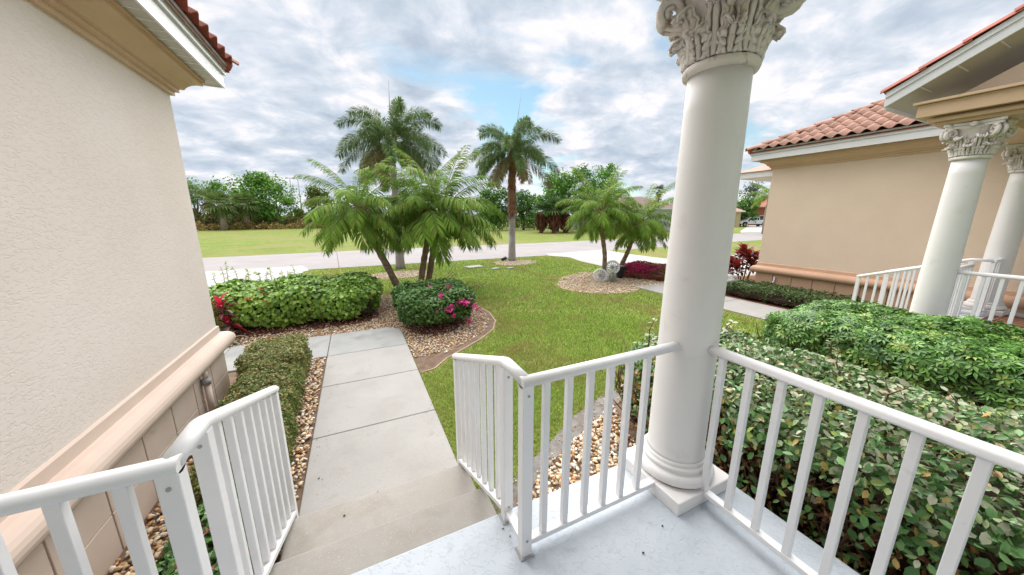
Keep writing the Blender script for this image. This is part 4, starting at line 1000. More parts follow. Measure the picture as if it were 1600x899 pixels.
ti_plant('ti_plant', 'dark red ti plant on bare stems at the corner of the neighbouring tan wall', b2, [(b2[0] + dx * .5, b2[1] + dy * .5, b2[0] + dx, b2[1] + dy, h) for dx, dy, h in ((-.05, .0, 1.05), (.25, -.2, .85), (-.3, .2, .7), (.1, .2, .9), (-.42, .25, .48), (.3, -.1, .62), (-.15, -.2, .95), (.42, .1, .72), (-.5, -.1, .60))], 15, .42, .15, [(0.24, 0.03, 0.022), (0.15, 0.015, 0.018), (0.20, 0.07, 0.022), (0.11, 0.012, 0.02)], 'dark_ti_leaf')
b3 = P(352, 528, 6.9)
ti_plant('bromeliad', 'small pale striped strap-leaved plant at the foot of the pink ti plant', (b3.x, b3.y), [(b3.x, b3.y, b3.x, b3.y, .06), (b3.x - .2, b3.y + .25, b3.x - .2, b3.y + .25, .08)], 16, .30, .05, [(0.40, 0.42, 0.33), (0.22, 0.28, 0.15), (0.28, 0.10, 0.12)], 'pale_strap_leaf')

# ------------------------------------------------------------------ palms
def frond_mesh(L, el, bend, nl, ll, lw, plume=False, droop=.5, col=(0.12, .22, .05), seed=0, twist=0.0, dry=0.0):
    """feather frond rising from the origin towards +x; el = start elevation (rad), bend = total bend"""
    rg = np.random.default_rng(seed); m = 26; pts = [np.zeros(3)]; tans = []
    for i in range(m):
        s = i / (m - 1); a = el - bend * s ** 1.25; tn = np.array([math.cos(a), twist * s * .6, math.sin(a)]); tn /= np.linalg.norm(tn); tans.append(tn)
        if i < m - 1: pts.append(pts[-1] + tn * L / (m - 1))
    pts = np.array(pts); tans = np.array(tans)
    V, F, T = [], [], []
    # rachis: three-sided
    for i in range(m):
        r = .014 * (1 - .85 * i / (m - 1)) * (L / 1.8) + .0015; sd = np.array([-tans[i][1], tans[i][0], 0]); sd /= np.linalg.norm(sd) + 1e-9; up_ = np.cross(tans[i], -sd)
        for k in range(3):
            a = 2 * PI * k / 3; V.append(pts[i] + sd * math.cos(a) * r + up_ * math.sin(a) * r); T.append((0.26, 0.30, 0.10))
    for i in range(m - 1):
        for k in range(3):
            a, b_ = i * 3 + k, i * 3 + (k + 1) % 3; F += [(a, b_, b_ + 3), (a, b_ + 3, a + 3)]
    for j in range(nl):
        s = .14 + .86 * (j + .5) / nl; x = s * (m - 1); i = min(int(x), m - 2); f = x - i; q = pts[i] * (1 - f) + pts[i + 1] * f; tn = tans[i] * (1 - f) + tans[i + 1] * f
        sd = np.array([-tn[1], tn[0], 0]); sd /= np.linalg.norm(sd) + 1e-9; up_ = np.cross(tn, -sd)
        l_ = ll * (math.sin(PI * (.12 + .80 * s)) ** .6) * rg.uniform(.85, 1.1)
        for side in (-1, 1):
            ang = (rg.uniform(-PI, PI) if plume else rg.normal(.35, .28)); fwd = .75 if plume else (.35 + .85 * s + rg.normal(0, .12))
            dr = sd * side * math.cos(ang) + up_ * math.sin(ang) * (1 if plume else 1) + tn * fwd; dr /= np.linalg.norm(dr)
            b = len(V); wv = np.cross(dr, up_ if abs(dr @ up_) < .95 else sd); wv /= np.linalg.norm(wv) + 1e-9
            p0 = q; g = np.array([0, 0, -1.0])
            p1 = p0 + dr * l_ * .38 + g * droop * l_ * .05; p2 = p0 + dr * l_ * .72 + g * droop * l_ * .22; p3 = p0 + dr * l_ * .95 + g * droop * l_ * .5
            w = lw * rg.uniform(.8, 1.1)
            V += [p0, p1 - wv * w / 2, p1 + wv * w / 2, p2 - wv * w * .42, p2 + wv * w * .42, p3]
            c = np.array(col) * rg.uniform(.72, 1.3); 
            if rg.uniform() < .12 + dry: c = c * .4 + np.array([.30, .22, .07]) * .6
            T += [tuple(c)] * 6
            F += [(b, b + 1, b + 2), (b + 1, b + 3, b + 4), (b + 1, b + 4, b + 2), (b + 3, b + 5, b + 4)]
    return raw_mesh('frond', np.array(V), np.array(F), False, np.array(T), M_palm)
def crown(parent, c, sets, n, seed, el_lo, el_hi, scale=1.0, bias=None):
    """sets: list of (elevation, mesh variants) ; fronds spread by the golden angle from upright to drooping"""
    rr = random.Random(seed)
    for k in range(n):
        f = (k + .5) / n; el = el_hi + (el_lo - el_hi) * f ** .85
        best = min(sets, key=lambda s: abs(s[0] - el)); me = rr.choice(best[1])
        o = bpy.data.objects.new('frond', me); COL.objects.link(o); o.parent = parent; o.matrix_parent_inverse = world_of(parent).inverted()
        a = k * 2.39996 + rr.uniform(-.18, .18); s_ = scale * rr.uniform(.88, 1.1)
        o.location = (c[0] + .03 * math.cos(a), c[1] + .03 * math.sin(a), c[2] - .16 * f); o.rotation_euler = (rr.uniform(-.1, .1), R(-(el - best[0])) * .5, a); o.scale = (s_, s_, s_)
M_palm = material('palm_leaflet', (1, 1, 1), 0.6, attr=True, trans=0.22, spec=0.12)
PYG = []
for el in (80, 60, 40, 20, 0, -22):
    PYG.append((el, [frond_mesh((1.95, 1.85, 1.7, 1.6, 1.5, 1.4)[(80 - el) // 20], R(el), R({80: 52, 60: 66, 40: 78, 20: 76, 0: 62, -22: 48}[el]), 70, .38, .023, False, .8, (0.165, 0.29, 0.035), 31 * i + el + 60, .35 * (i - .5)) for i in range(4)]))
def pygmy(lab, path, n, scale, seed, lo=-25, r=.075, group=None, hi=84):
    b = path[0]; t = thing('date_palm', lab, 'palm', (b[0], b[1], 0), group)
    pts = []; m = 22
    for k in range(m):
        s = k / (m - 1) * (len(path) - 1); i = min(int(s), len(path) - 2); f = s - i; a, c = Vector(path[i]), Vector(path[i + 1])
        # catmull
        p0 = Vector(path[max(i - 1, 0)]); p3 = Vector(path[min(i + 2, len(path) - 1)])
        pts.append(.5 * ((2 * a) + (-p0 + c) * f + (2 * p0 - 5 * a + 4 * c - p3) * f * f + (-p0 + 3 * a - 3 * c + p3) * f ** 3))
    rads = [r * (1.15 - .15 * k / m) * (1 + .09 * math.sin(k * 2.6)) for k in range(m)]
    MB().tube(pts, rads, 12).build('trunk', M_pyg, t)
    top = pts[-1]; d = (pts[-1] - pts[-4]).normalized()
    MB().tube([top - d * .50, top - d * .38, top - d * .2, top - d * .02, top + d * .10], [r * .95, r * 1.7, r * 2.1, r * 1.6, r * .6], 12).build('fibre_boss', M_fibre, t)
    # frond stubs
    rr = random.Random(seed); mb = MB()
    for k in range(26):
        a = k * 2.4; q = top - d * (.1 + .36 * k / 26); mb.tube([q, q + Vector((math.cos(a), math.sin(a), .9)) * .16], [.014, .007], 5)
    o = mb.build('leaf_bases', M_fibre, t); o['kind'] = 'stuff'
    crown(t, top, PYG, n, seed, lo, hi, scale)
    return t
def V3(u, v, d): q = P(u, v, d); return (q.x, q.y, q.z)
pygmy('leaning date palm left of the pair, its trunk tilting left over the green hedge', [(0.98, 8.55, 0), V3(606, 418, 8.75), V3(588, 385, 8.8), V3(572, 350, 8.85), V3(560, 325, 8.9)], 32, .84, 3, lo=-40)
pygmy('tallest date palm of the group behind the flowering shrub, left trunk of the pair', [(1.42, 8.9, 0), V3(662, 410, 9.1), V3(668, 370, 9.15), V3(666, 330, 9.2)], 24, 1.0, 8, lo=-12)
pygmy('date palm behind the flowering shrub, right trunk of the pair', [(1.66, 9.05, 0), V3(674, 410, 9.25), V3(680, 375, 9.3), V3(690, 334, 9.3)], 30, 1.12, 21, lo=-18)
pygmy('small upright date palm in the mulch bed beside the white round ornaments', [(7.30, 8.40, 0), V3(945, 400, 11.2), V3(940, 360, 11.2), V3(938, 328, 11.2)], 36, .82, 5, lo=-30, r=.065)
pygmy('small date palm leaning right, partly behind the big white column', [(8.35, 8.95, 0), V3(978, 400, 12.3), V3(990, 370, 12.4), V3(1002, 345, 12.4)], 36, .85, 12, lo=-30, r=.07)

FOX = []
for el in (78, 55, 30, 5, -25):
    FOX.append((el, [frond_mesh(2.2, R(el), R({78: 100, 55: 98, 30: 95, 5: 72, -25: 50}[el]), 270, .40, .024, True, .55, (0.15, 0.245, 0.085) if el > 4 else (0.20, 0.19, 0.08), 17 * i + el + 40, .3 * (i - 1), dry=.0 if el > 4 else .25) for i in range(3)]))
FOXD = [(-60, [frond_mesh(1.5, R(-35), R(52), 90, .28, .030, True, .8, (0.26, 0.17, 0.075), 77 + i, 0, dry=.4) for i in range(2)])]
def foxtail(lab, base, hb, hc, n, seed, boots, spear):
    t = thing('foxtail_palm', lab, 'palm', (*base, 0)); x, y = base
    pr_ = [(.20, 0), (.185, .15), (.165, .5), (.158, 1.2)]; z = 1.2
    while z < hb: pr_ += [(.154, z), (.160, z + .015), (.153, z + .03)]; z += .14
    pr_.append((.145, hb)); MB().lathe(pr_, (x, y), 20).build('trunk', M_ptrunk, t)
    # shaggy or smooth upper shaft
    rr = random.Random(seed); m = MB(); k = 0; z = hb - .1; rads, pts = [], []
    while z < hc: pts.append((x + .01 * math.sin(k), y, z)); rads.append((.20 if boots else .13) * (1 + .12 * math.sin(k * 2.1)) * (1 - .35 * (z - hb) / (hc - hb))); z += .09; k += 1
    m.tube(pts, rads, 14); m.build('crownshaft', M_boot if boots else M_ptrunk, t)
    if boots:
        n_ = 900; a = RNG.uniform(0, 2 * PI, n_); zz_ = RNG.uniform(hb - .25, hc, n_); rad = .17 - .04 * (zz_ - hb) / (hc - hb)
        q = np.stack([x + np.cos(a) * rad, y + np.sin(a) * rad, zz_], 1); nrm = np.stack([np.cos(a), np.sin(a), RNG.normal(0, .3, n_)], 1); ax = np.stack([np.cos(a) * .45, np.sin(a) * .45, RNG.uniform(-1.3, .3, n_)], 1)
        cloud('fibre_shreds', q, frames(nrm, ax), RNG.uniform(.12, .32, n_), [leaf2(.14)], pick([(0.20, 0.085, 0.05), (0.30, 0.17, 0.09), (0.12, 0.06, 0.04)], [3, 2, 2], n_), M_leaf, t)
    crown(t, (x, y, hc), FOX, n, seed, -24, 82)
    crown(t, (x, y, hc - .15), FOXD, 3 if boots else 2, seed + 1, -60, -50)
    MB().tube([(x + .05, y, hc - .1), (x + spear[0] * .5, y, hc + 1.0), (x + spear[0], y, spear[1])], [.035, .018, .004], 6).build('spear_leaf', M_ptrunk, t)
    return t
foxtail('tall foxtail palm behind the date palms, pale grey trunk in a ring of mulch', (1.55, 13.84), 2.6, 4.85, 22, 5, False, (.05, 6.9))
foxtail('foxtail palm with a shaggy brown upper trunk standing alone in the middle of the lawn', (6.62, 14.02), 2.3, 4.90, 21, 9, True, (.45, 7.3))

# ------------------------------------------------------------------ background trees
def tree(name, lab, base, H, rx, n, cols, w, seed, leaf=.42, trunk=.22, gap=.55, zlow=.25, lean=0.0, group=None, nblob=16, trunkmat=None):
    r = np.random.default_rng(seed); rr = random.Random(seed)
    t = thing(name, lab, 'tree', (*base, 0), group); x, y = base
    m = MB(); fork = H * rr.uniform(.22, .32); m.tube([(x, y, -.1), (x + lean * .3, y, fork * .6), (x + lean * .6, y, fork)], [trunk, trunk * .8, trunk * .7], 8)
    cs = []
    for k in range(nblob):
        a = k * 2.4 + rr.uniform(-.3, .3); f = (k + .5) / nblob; z = H * (zlow + (.93 - zlow) * f ** .9); rad = rx * .8 * rr.uniform(.2, .85) * math.sin(PI * min(.95, .25 + .62 * f)) 
        c = (x + lean + math.cos(a) * rad, y + math.sin(a) * rad * .7, z); cs.append(c)
        m.tube([(x + lean * .6, y, fork * .9), ((x + c[0]) / 2, (y + c[1]) / 2, fork + (c[2] - fork) * .45), c], [trunk * .4, trunk * .22, trunk * .06], 6)
    m.build('trunk', trunkmat or M_bark, t)
    per = n // nblob; P_, N_2 = [], []
    for c in cs:
        s = r.uniform(.55, 1.15) * rx * .33; d = r.normal(size=(per, 3)); d /= np.linalg.norm(d, axis=1, keepdims=True)
        rad = s * r.uniform(.45, 1.05, per)[:, None]; q = d * rad * np.array([1, 1, .72]); q = q + lump(q, s * .35, 2.2 / s, float(c[2]))[:, None] * d
        P_.append(q + np.array(c)); N_2.append(d)
    P_ = np.concatenate(P_); N_2 = np.concatenate(N_2); k = lump(P_, 1, 1.4 / max(leaf, .2) * .3, seed) > -gap * 1.2; P_, N_2 = P_[k], N_2[k]
    cloud('crown', P_, frames(N_2 + r.normal(0, .6, N_2.shape) + [0, 0, .4]), r.uniform(.6, 1.2, len(P_)) * leaf, [leaf4(.7, .1), leaf2(.6)], pick(cols, w, len(P_), .2), M_far, t)
    return t
LG = [(0.17, 0.36, 0.06), (0.11, 0.25, 0.04), (0.27, 0.45, 0.10), (0.06, 0.13, 0.03)]; LGw = [4, 3, 2, 2]
PALE = [(0.24, 0.38, 0.15), (0.17, 0.28, 0.11), (0.31, 0.42, 0.2)]; PALEw = [3, 3, 2]
DARK = [(0.08, 0.18, 0.04), (0.12, 0.24, 0.05), (0.17, 0.32, 0.06), (0.05, 0.10, 0.025)]; DARKw = [3, 3, 2, 3]
BR = [(0.14, 0.17, 0.05), (0.22, 0.15, 0.07), (0.09, 0.13, 0.035), (0.28, 0.22, 0.10)]; BRw = [4, 3, 3, 1.5]
def at(u, d): q = P(u, 340, d); return (q.x, q.y)
def hgt(u, v, d): return P(u, v, d).z
for i, (nm, lab, u, v, d, rx, n, c, w, kw) in enumerate([
    ('feathery_tree', 'pale feathery tree of the far tree line, nearest the stucco wall', 308, 280, 74, 4.4, 2600, PALE, PALEw, dict(gap=.3, zlow=.5, leaf=.34)),
    ('feathery_tree', 'small light green tree with a flat crown behind the pale-trunked sabal palm', 348, 283, 76, 4.0, 2400, LG, LGw, dict(gap=.2, zlow=.55, leaf=.34)),
    ('broadleaf_tree', 'tallest bright green tree in the far left tree line', 415, 270, 72, 6.6, 7000, LG, LGw, dict(zlow=.18, leaf=.42, nblob=24, gap=.7)),
    ('broadleaf_tree', 'lower green tree just left of the tallest far left tree', 383, 300, 78, 4.4, 2600, LG, LGw, dict(leaf=.4)),
    ('broadleaf_tree', 'reddish green tree of the far tree line behind the left edge of the leaning palm', 497, 292, 70, 4.6, 4000, [(0.12, 0.25, 0.04), (0.30, 0.15, 0.05), (0.08, 0.16, 0.03)], [5, 2, 3], dict(leaf=.4, zlow=.15)),
    ('broadleaf_tree', 'dark tree far behind the leaning date palm', 560, 300, 66, 5.5, 3600, DARK, DARKw, dict(leaf=.42, zlow=.12)),
    ('broadleaf_tree', 'dark tree far behind the pair of date palms', 640, 300, 62, 5.5, 3600, DARK, DARKw, dict(leaf=.42, zlow=.12)),
    ('broadleaf_tree', 'dark green tree between the date palms and the shaggy foxtail palm', 772, 292, 50, 4.6, 4600, DARK, DARKw, dict(leaf=.34, zlow=.12, nblob=20)),
    ('broadleaf_tree', 'dark green tree behind the trunk of the shaggy foxtail palm', 818, 300, 52, 4.2, 3600, DARK, DARKw, dict(leaf=.34, zlow=.15)),
    ('broadleaf_tree', 'bright green tree right of the shaggy foxtail palm', 872, 268, 46, 4.4, 6500, LG, LGw, dict(leaf=.32, zlow=.2, nblob=22, gap=.5)),
    ('broadleaf_tree', 'tall bright green tree above the fan palm thicket, with an open left crown', 908, 255, 48, 3.2, 3600, LG, LGw, dict(leaf=.30, zlow=.35, gap=.3)),
    ('broadleaf_tree', 'tall green tree rising directly behind the small upright date palm', 945, 252, 50, 3.6, 3800, LG, LGw, dict(leaf=.30, zlow=.3, gap=.3)),
    ('broadleaf_tree', 'green tree left of the brown-roofed house', 925, 290, 55, 5.0, 3600, DARK, DARKw, dict(leaf=.34, zlow=.12)),
    ('broadleaf_tree', 'dark green tree in front of the red-roofed house near the white pickup', 1164, 312, 84, 4.2, 3000, DARK, DARKw, dict(leaf=.4, zlow=.18)),
    ('feathery_tree', 'airy grey-green tree rising above the red-roofed house', 1168, 285, 120, 6.0, 2000, [(0.13, 0.17, 0.12), (0.09, 0.12, 0.08)], [1, 1], dict(leaf=.45, zlow=.5, gap=.2)),
    ('broadleaf_tree', 'distant tree right of the airy grey-green tree', 1186, 312, 140, 8.0, 1800, DARK, DARKw, dict(leaf=.6, zlow=.3))]):
    tree(nm, lab, at(u, d), hgt(u, v, d), rx, n, c, w, 40 + i, **kw)
# scrubby understorey that closes the tree line: reads as one mass
def thicket(name, lab, us, d0, d1, h0, h1, n, cols, w, leaf):
    u = RNG.uniform(us[0], us[1], n); d = RNG.uniform(d0, d1, n); q = np.array([P(a, 340, b) for a, b in zip(u, d)])
    hh = h0 + (h1 - h0) * (.5 + .5 * np.sin(u * .11) * np.sin(u * .043 + 1)) ; q[:, 2] = RNG.uniform(0, 1, n) ** .8 * hh * (1 + .25 * np.sin(u * .31))
    c = pick(cols, w, n, .25) ; nn_ = RNG.normal(0, .6, (n, 3)); nn_[:, 1] -= .8; nn_[:, 2] += .5
    o = cloud(name, q, frames(nn_), RNG.uniform(.6, 1.3, n) * leaf, [leaf4(.6, .1), leaf2(.5)], c, M_far)
    return tag(o, lab, 'thicket')
thicket('scrub_thicket', 'brown and green scrub closing the far side of the field', (270, 770), 70, 80, 1.4, 3.0, 15000, BR, BRw, .42)
thicket('scrub_thicket', 'dark scrub below the trees beyond the road, behind the shaggy foxtail palm', (750, 960), 56, 62, 1.6, 3.4, 6500, DARK + BR, DARKw + BRw, .36)
thicket('dry_grass_fringe', 'dry orange-brown grass fringe where the field meets the scrub', (270, 640), 66, 71, .5, 1.2, 6500, [(0.34, 0.22, 0.08), (0.24, 0.13, 0.05), (0.20, 0.22, 0.06), (0.42, 0.33, 0.12)], [3, 3, 2, 2], .34)
thicket('distant_woods', 'distant woods on the horizon', (250, 1260), 230, 250, 2, 4.5, 4000, DARK, DARKw, 2.2)
# sabal and fan palms
def fan_palm(lab, u, vt, d, trunkr, nf, seed, skirt=True, cols=((0.12, 0.20, 0.05), (0.30, 0.20, 0.09)), fr_=1.5, tmat=None, hb=None):
    x, y = at(u, d); H = hb if hb else hgt(u, vt, d); t = thing('fan_palm', lab, 'palm', (x, y, 0))
    MB().tube([(x, y, -.1), (x + .1, y, H * .5), (x, y, H)], [trunkr * 1.25, trunkr, trunkr * .9], 10).build('trunk', tmat or M_bark, t)
    r = random.Random(seed)
    if skirt:
        n_ = 260; a_ = RNG.uniform(0, 2 * PI, n_); f_ = RNG.uniform(0, 1, n_); zz_ = H * (1.0 - .72 * f_); rad = (.25 + .75 * np.sin(PI * np.clip(f_ * .75 + .12, 0, 1))) * fr_ * .42
        q = np.stack([x + np.cos(a_) * rad, y + np.sin(a_) * rad, zz_], 1); nrm = np.stack([np.cos(a_), np.sin(a_), RNG.normal(0, .3, n_)], 1); ax = np.stack([np.cos(a_) * .35, np.sin(a_) * .35, RNG.uniform(-1.2, -.4, n_)], 1)
        cloud('dead_skirt', q, frames(nrm, ax), RNG.uniform(.5, 1.1, n_) * fr_ * .45, [leaf2(.22)], pick([cols[1], tuple(c_ * .55 for c_ in cols[1]), tuple(min(1, c_ * 1.6) for c_ in cols[1])], [3, 2, 1.5], n_, .2), M_far, t)
    for k in range(nf):
        a = k * 2.4; el = R((75 - 150 * (k / nf)) if (k < nf * .62 or not skirt) else -62 - r.uniform(0, 22)); c = cols[1] if (skirt and k > nf * .62) else cols[0]
        V, F, T = [], [], []; dirv = Vector((math.cos(a) * math.cos(el), math.sin(a) * math.cos(el), math.sin(el))); side = dirv.cross(Vector((0, 0, 1))).normalized(); L_ = fr_ * r.uniform(.8, 1.15) * (.75 if (skirt and k >= nf * .62) else 1)
        c0 = Vector((x, y, H)) + dirv * L_ * .35
        for j in range(9):
            aa = R(-68 + 17 * j); dd_ = dirv * math.cos(aa) + side * math.sin(aa); tip = c0 + dd_ * L_ * .7 + Vector((0, 0, -.18 * L_)); wv = dirv.cross(dd_).normalized() if abs(aa) < .01 else side
            m_ = c0 + dd_ * L_ * .38; b = len(V); ww = side * math.cos(aa) * L_ * .05 - dirv * math.sin(aa) * L_ * .05
            V += [tuple(c0), tuple(m_ - ww), tuple(m_ + ww), tuple(tip)]; F += [(b, b + 1, b + 2), (b + 1, b + 3, b + 2)]
            T += [tuple(np.array(c) * r.uniform(.7, 1.3))] * 4
        b = len(V); V += [(x, y, H - .02), (x, y, H + .05), tuple(c0)]; F.append((b, b + 1, b + 2)); T += [c] * 3
        link('frond', raw_mesh('frond', np.array(V), np.array(F), False, np.array(T), M_far), t)
    return t
M_sabal = material('pale_sabal_trunk', (0.42, 0.36, 0.30), .9, var=(0.26, 0.20, 0.15), vscale=6)
GB = ((0.14, 0.20, 0.06), (0.24, 0.13, 0.07))
for i, (lab, u, v, d, tr, nf, kw) in enumerate([
    ('pale-trunked sabal palm at the far field edge below the small light green tree', 347, 318, 66, .36, 30, dict(cols=GB, fr_=2.4, tmat=M_sabal, skirt=False)),
    ('brown-skirted sabal palm right of the leaning pale trunk', 384, 318, 68, .34, 30, dict(cols=GB, fr_=2.4, tmat=M_sabal, skirt=False)),
    ('ragged fan palm above the scrub at the far left, behind the feathery tree', 330, 312, 72, .3, 18, dict(cols=GB, fr_=2.0)),
    ('brown-skirted dark fan palm across the road, leftmost of the clump of three', 846, 332, 42, .22, 32, dict(cols=((0.07, 0.13, 0.04), (0.13, 0.055, 0.035)), fr_=1.7, tmat=M_boot)),
    ('brown-skirted dark fan palm across the road, middle one of the clump of three', 866, 326, 42, .24, 34, dict(cols=((0.07, 0.13, 0.04), (0.13, 0.055, 0.035)), fr_=1.9, tmat=M_boot)),
    ('brown-skirted dark fan palm across the road, rightmost of the clump of three', 884, 332, 43, .22, 32, dict(cols=((0.07, 0.12, 0.035), (0.18, 0.07, 0.035)), fr_=1.8, tmat=M_boot)),
    ('tall lone fan palm above the brown-roofed house', 1026, 298, 85, .22, 26, dict(cols=((0.13, 0.17, 0.08), (0.28, 0.22, 0.17)), fr_=1.7))]):
    fan_palm(lab, u, v, d, tr, nf, 60 + i, **kw)
q = at(1197, 50)
t = thing('coconut_palm', 'slim palm with a pale trunk at the left edge of the neighbouring tan wall', 'palm', (*q, 0)); hh = hgt(1197, 305, 50)
MB().tube([(*q, -.05), (q[0] - .2, q[1], hh * .5), (q[0], q[1], hh)], [.22, .15, .11], 10).build('trunk', M_sabal, t)
crown(t, (q[0], q[1], hh), PYG, 16, 4, -20, 82, 1.5)

# ------------------------------------------------------------------ distant houses, truck, poles
def far_house(lab, u0, u1, d, wall, roofc, eave, ridge, depth=9, wins=()):
    a = P(u0, 340, d); b = P(u1, 340, d); v = Vector((b.x - a.x, b.y - a.y)); L_ = v.length; ang = math.atan2(v.y, v.x)
    t = thing('house', lab, 'house', (a.x, a.y, 0), rz=ang)
    mw = material('far_wall', wall, .8, var=tuple(c * .93 for c in wall), vscale=.5); mr = material('far_roof', roofc, .85, var=tuple(c * .8 for c in roofc), vscale=2, bump=[('noise', 8, .5, .05)])
    def L(m, nm, mt, par=None):
        o = link(nm, m.mesh(nm, mt)); o.parent = par or t; return o
    m = MB(); m.box(0, L_, 0, depth, -.05, eave); L(m, 'wall', mw)
    m = MB(); e = .6; h = min(depth / 2 + e, L_ / 2)
    m.add([(-e, -e, eave), (L_ + e, -e, eave), (L_ + e, depth + e, eave), (-e, depth + e, eave), (h - e, depth / 2, ridge), (L_ + e - h, depth / 2, ridge)], [(0, 1, 5, 4), (1, 2, 5), (2, 3, 4, 5), (3, 0, 4), (3, 2, 1, 0)]); L(m, 'roof', mr)
    m = MB(); m.box(-e, L_ + e, -e - .04, -e - .005, eave - .18, eave + .02); L(m, 'fascia', M_fascia if sum(wall) > 1 else M_corn)
    for wx, ww, z0, z1 in wins:
        m = MB(); m.box(wx, wx + ww, -.06, .01, z0, z1); f = L(m, 'window', M_fascia)
        m = MB(); m.box(wx + .08, wx + ww - .08, -.075, -.061, z0 + .08, z1 - .08); o = L(m, 'pane', M_glass, f)
    return t
far_house('white-walled house with a brown roof behind the right-hand date palms', 893, 1062, 52, (0.62, 0.63, 0.64), (0.19, 0.115, 0.105), 3.15, 5.0, 10, wins=[(3, 1.4, 1, 2.2), (9, 1.4, 1, 2.2)])
far_house('pale yellow house with a pinkish roof at the left of the gap beside the column', 1090, 1157, 78, (0.58, 0.46, 0.28), (0.40, 0.24, 0.20), 3.0, 4.6, 8, wins=[(12, 1.5, .8, 2.2)])
far_house('red-tile-roofed house behind the white pickup', 1170, 1240, 96, (0.30, 0.10, 0.06), (0.42, 0.16, 0.11), 4.2, 7.6, 10, wins=[(2, 1.5, .8, 2.2)])

def pickup(lab, u, d, heading):
    q = at(u, d); t = thing('pickup_truck', lab, 'pickup truck', (*q, 0), rz=heading)
    def L(m, nm, mt, par=None, bev=0):
        o = link(nm, m.mesh(nm, mt)); o.parent = par or t
        if bev: b = o.modifiers.new('bevel', 'BEVEL'); b.width = bev; b.segments = 3; b.limit_method = 'ANGLE'
        return o
    prof = [(-2.9, .55), (-2.95, .85), (-2.85, 1.12), (-1.75, 1.22), (-1.0, 1.84), (-.2, 1.92), (.72, 1.88), (.95, 1.30), (2.9, 1.26), (2.95, .62), (2.35, .5), (2.3, .8), (2.05, .95), (1.65, .95), (1.4, .8), (1.35, .5), (-1.4, .5), (-1.45, .8), (-1.7, .95), (-2.1, .95), (-2.35, .8), (-2.4, .5)]
    n = len(prof); m = MB(); m.add([(x, -.97, z) for x, z in prof] + [(x, .97, z) for x, z in prof], [tuple(range(n)), tuple(reversed(range(n, 2 * n)))] + [(i, i + n, (i + 1) % n + n, (i + 1) % n) for i in range(n)])
    L(m, 'body', M_truck, bev=.05)
    for sgn in (-1, 1):
        for wx in ((-1.35, -.55), (-.40, .30), (.38, .70)):
            a = -1.35 if wx[0] < -1 else wx[0]
            m = MB(); y0 = sgn * .972; pts = [(wx[0], 1.28), (wx[1], 1.28), (wx[1], 1.76), (wx[0] + (.45 if wx[0] < -1 else 0), 1.76 if wx[0] > -1 else 1.70)]
            m.add([(x, y0, z) for x, z in pts] + [(x, y0 + sgn * .01, z) for x, z in pts], [(0, 1, 2, 3), (7, 6, 5, 4), (0, 4, 5, 1), (1, 5, 6, 2), (2, 6, 7, 3), (3, 7, 4, 0)]); L(m, 'side_window', M_glass)
        for wx in (-1.9, 1.85):
            m = MB(); m.tube([(wx, sgn * .98, .40), (wx, sgn * .74, .40)], .40, 20); w = L(m, 'wheel', M_rubber); m = MB(); m.tube([(wx, sgn * .99, .40), (wx, sgn * .97, .40)], .22, 14); L(m, 'hub_cap', M_metal, w)
        m = MB(); m.box(-2.97, -2.90, sgn * .75 - .15, sgn * .75 + .15, .85, 1.05); L(m, 'headlight', M_glass)
    m = MB(); m.box(-2.985, -2.93, -.5, .5, .72, 1.02); L(m, 'grille', M_metal)
    return t
pickup('white crew cab pickup truck parked far away between the big column and the tan wall', 1176, 84, R(-28))

def light_pole(lab, u, v, d, heads):
    x, y = at(u, d); H = hgt(u, v, d); t = thing('light_pole', lab, 'light pole', (x, y, 0))
    MB().tube([(x, y, 0), (x, y, H)], [.22, .12], 8).build('pole', M_metal, t)
    MB().bar((x - heads, y, H), (x + heads, y, H), .12, .12).build('cross_arm', M_metal, t)
    for s_ in (-1, 1): MB().box(x + s_ * heads - .35, x + s_ * heads + .35, y - .2, y + .2, H - .15, H + .12).build('lamp_head', M_metal, t)
light_pole('thin light pole above the tallest far left tree', 435, 277, 105, .9)
light_pole('distant light pole left of the leaning palm crown, left one of two close together', 461, 279, 130, .9)
light_pole('distant light pole left of the leaning palm crown, right one of two', 473, 279, 130, .9)

# ------------------------------------------------------------------ small things in the garden
def lid(lab, u, v, sx, sy, col=(0.50, 0.52, 0.47)):
    x, y = G(u, v); t = thing('utility_lid', lab, 'utility lid', (x, y, 0), rz=.2)
    m = link('frame', MB().box(-sx / 2, sx / 2, -sy / 2, sy / 2, 0, .035).mesh('frame', M_walk)); m.parent = t
    m = link('lid', MB().box(-sx / 2 + .03, sx / 2 - .03, -sy / 2 + .03, sy / 2 - .03, .036, .05).mesh('lid', M_drive)); m.parent = t
lid('pale rectangular utility lid in the lawn between the two foxtail palms', 741, 418, .75, .5)
lid('small round-looking utility lid in the lawn, left of the two small ones', 774, 421, .36, .26)
lid('small utility lid in the lawn nearest to the shaggy foxtail palm', 797, 420, .30, .22)
x, y = G(787, 409); t = thing('garden_spotlight', 'small black ground spotlight beside the shaggy foxtail palm trunk', 'spotlight', (x, y, 0))
MB().tube([(x, y, 0), (x, y, .1)], .015, 6).build('stake', M_black, t); MB().tube([(x - .11, y - .05, .10), (x + .12, y + .05, .16)], [.06, .085], 10).build('lamp_housing', M_black, t)
x, y = G(530, 419); t = thing('marker_stake', 'thin dark marker stake on the lawn edge by the road', 'stake', (x, y, 0))
MB().tube([(x, y, 0), (x - .03, y, .72)], .009, 6).build('rod', M_metal, t)
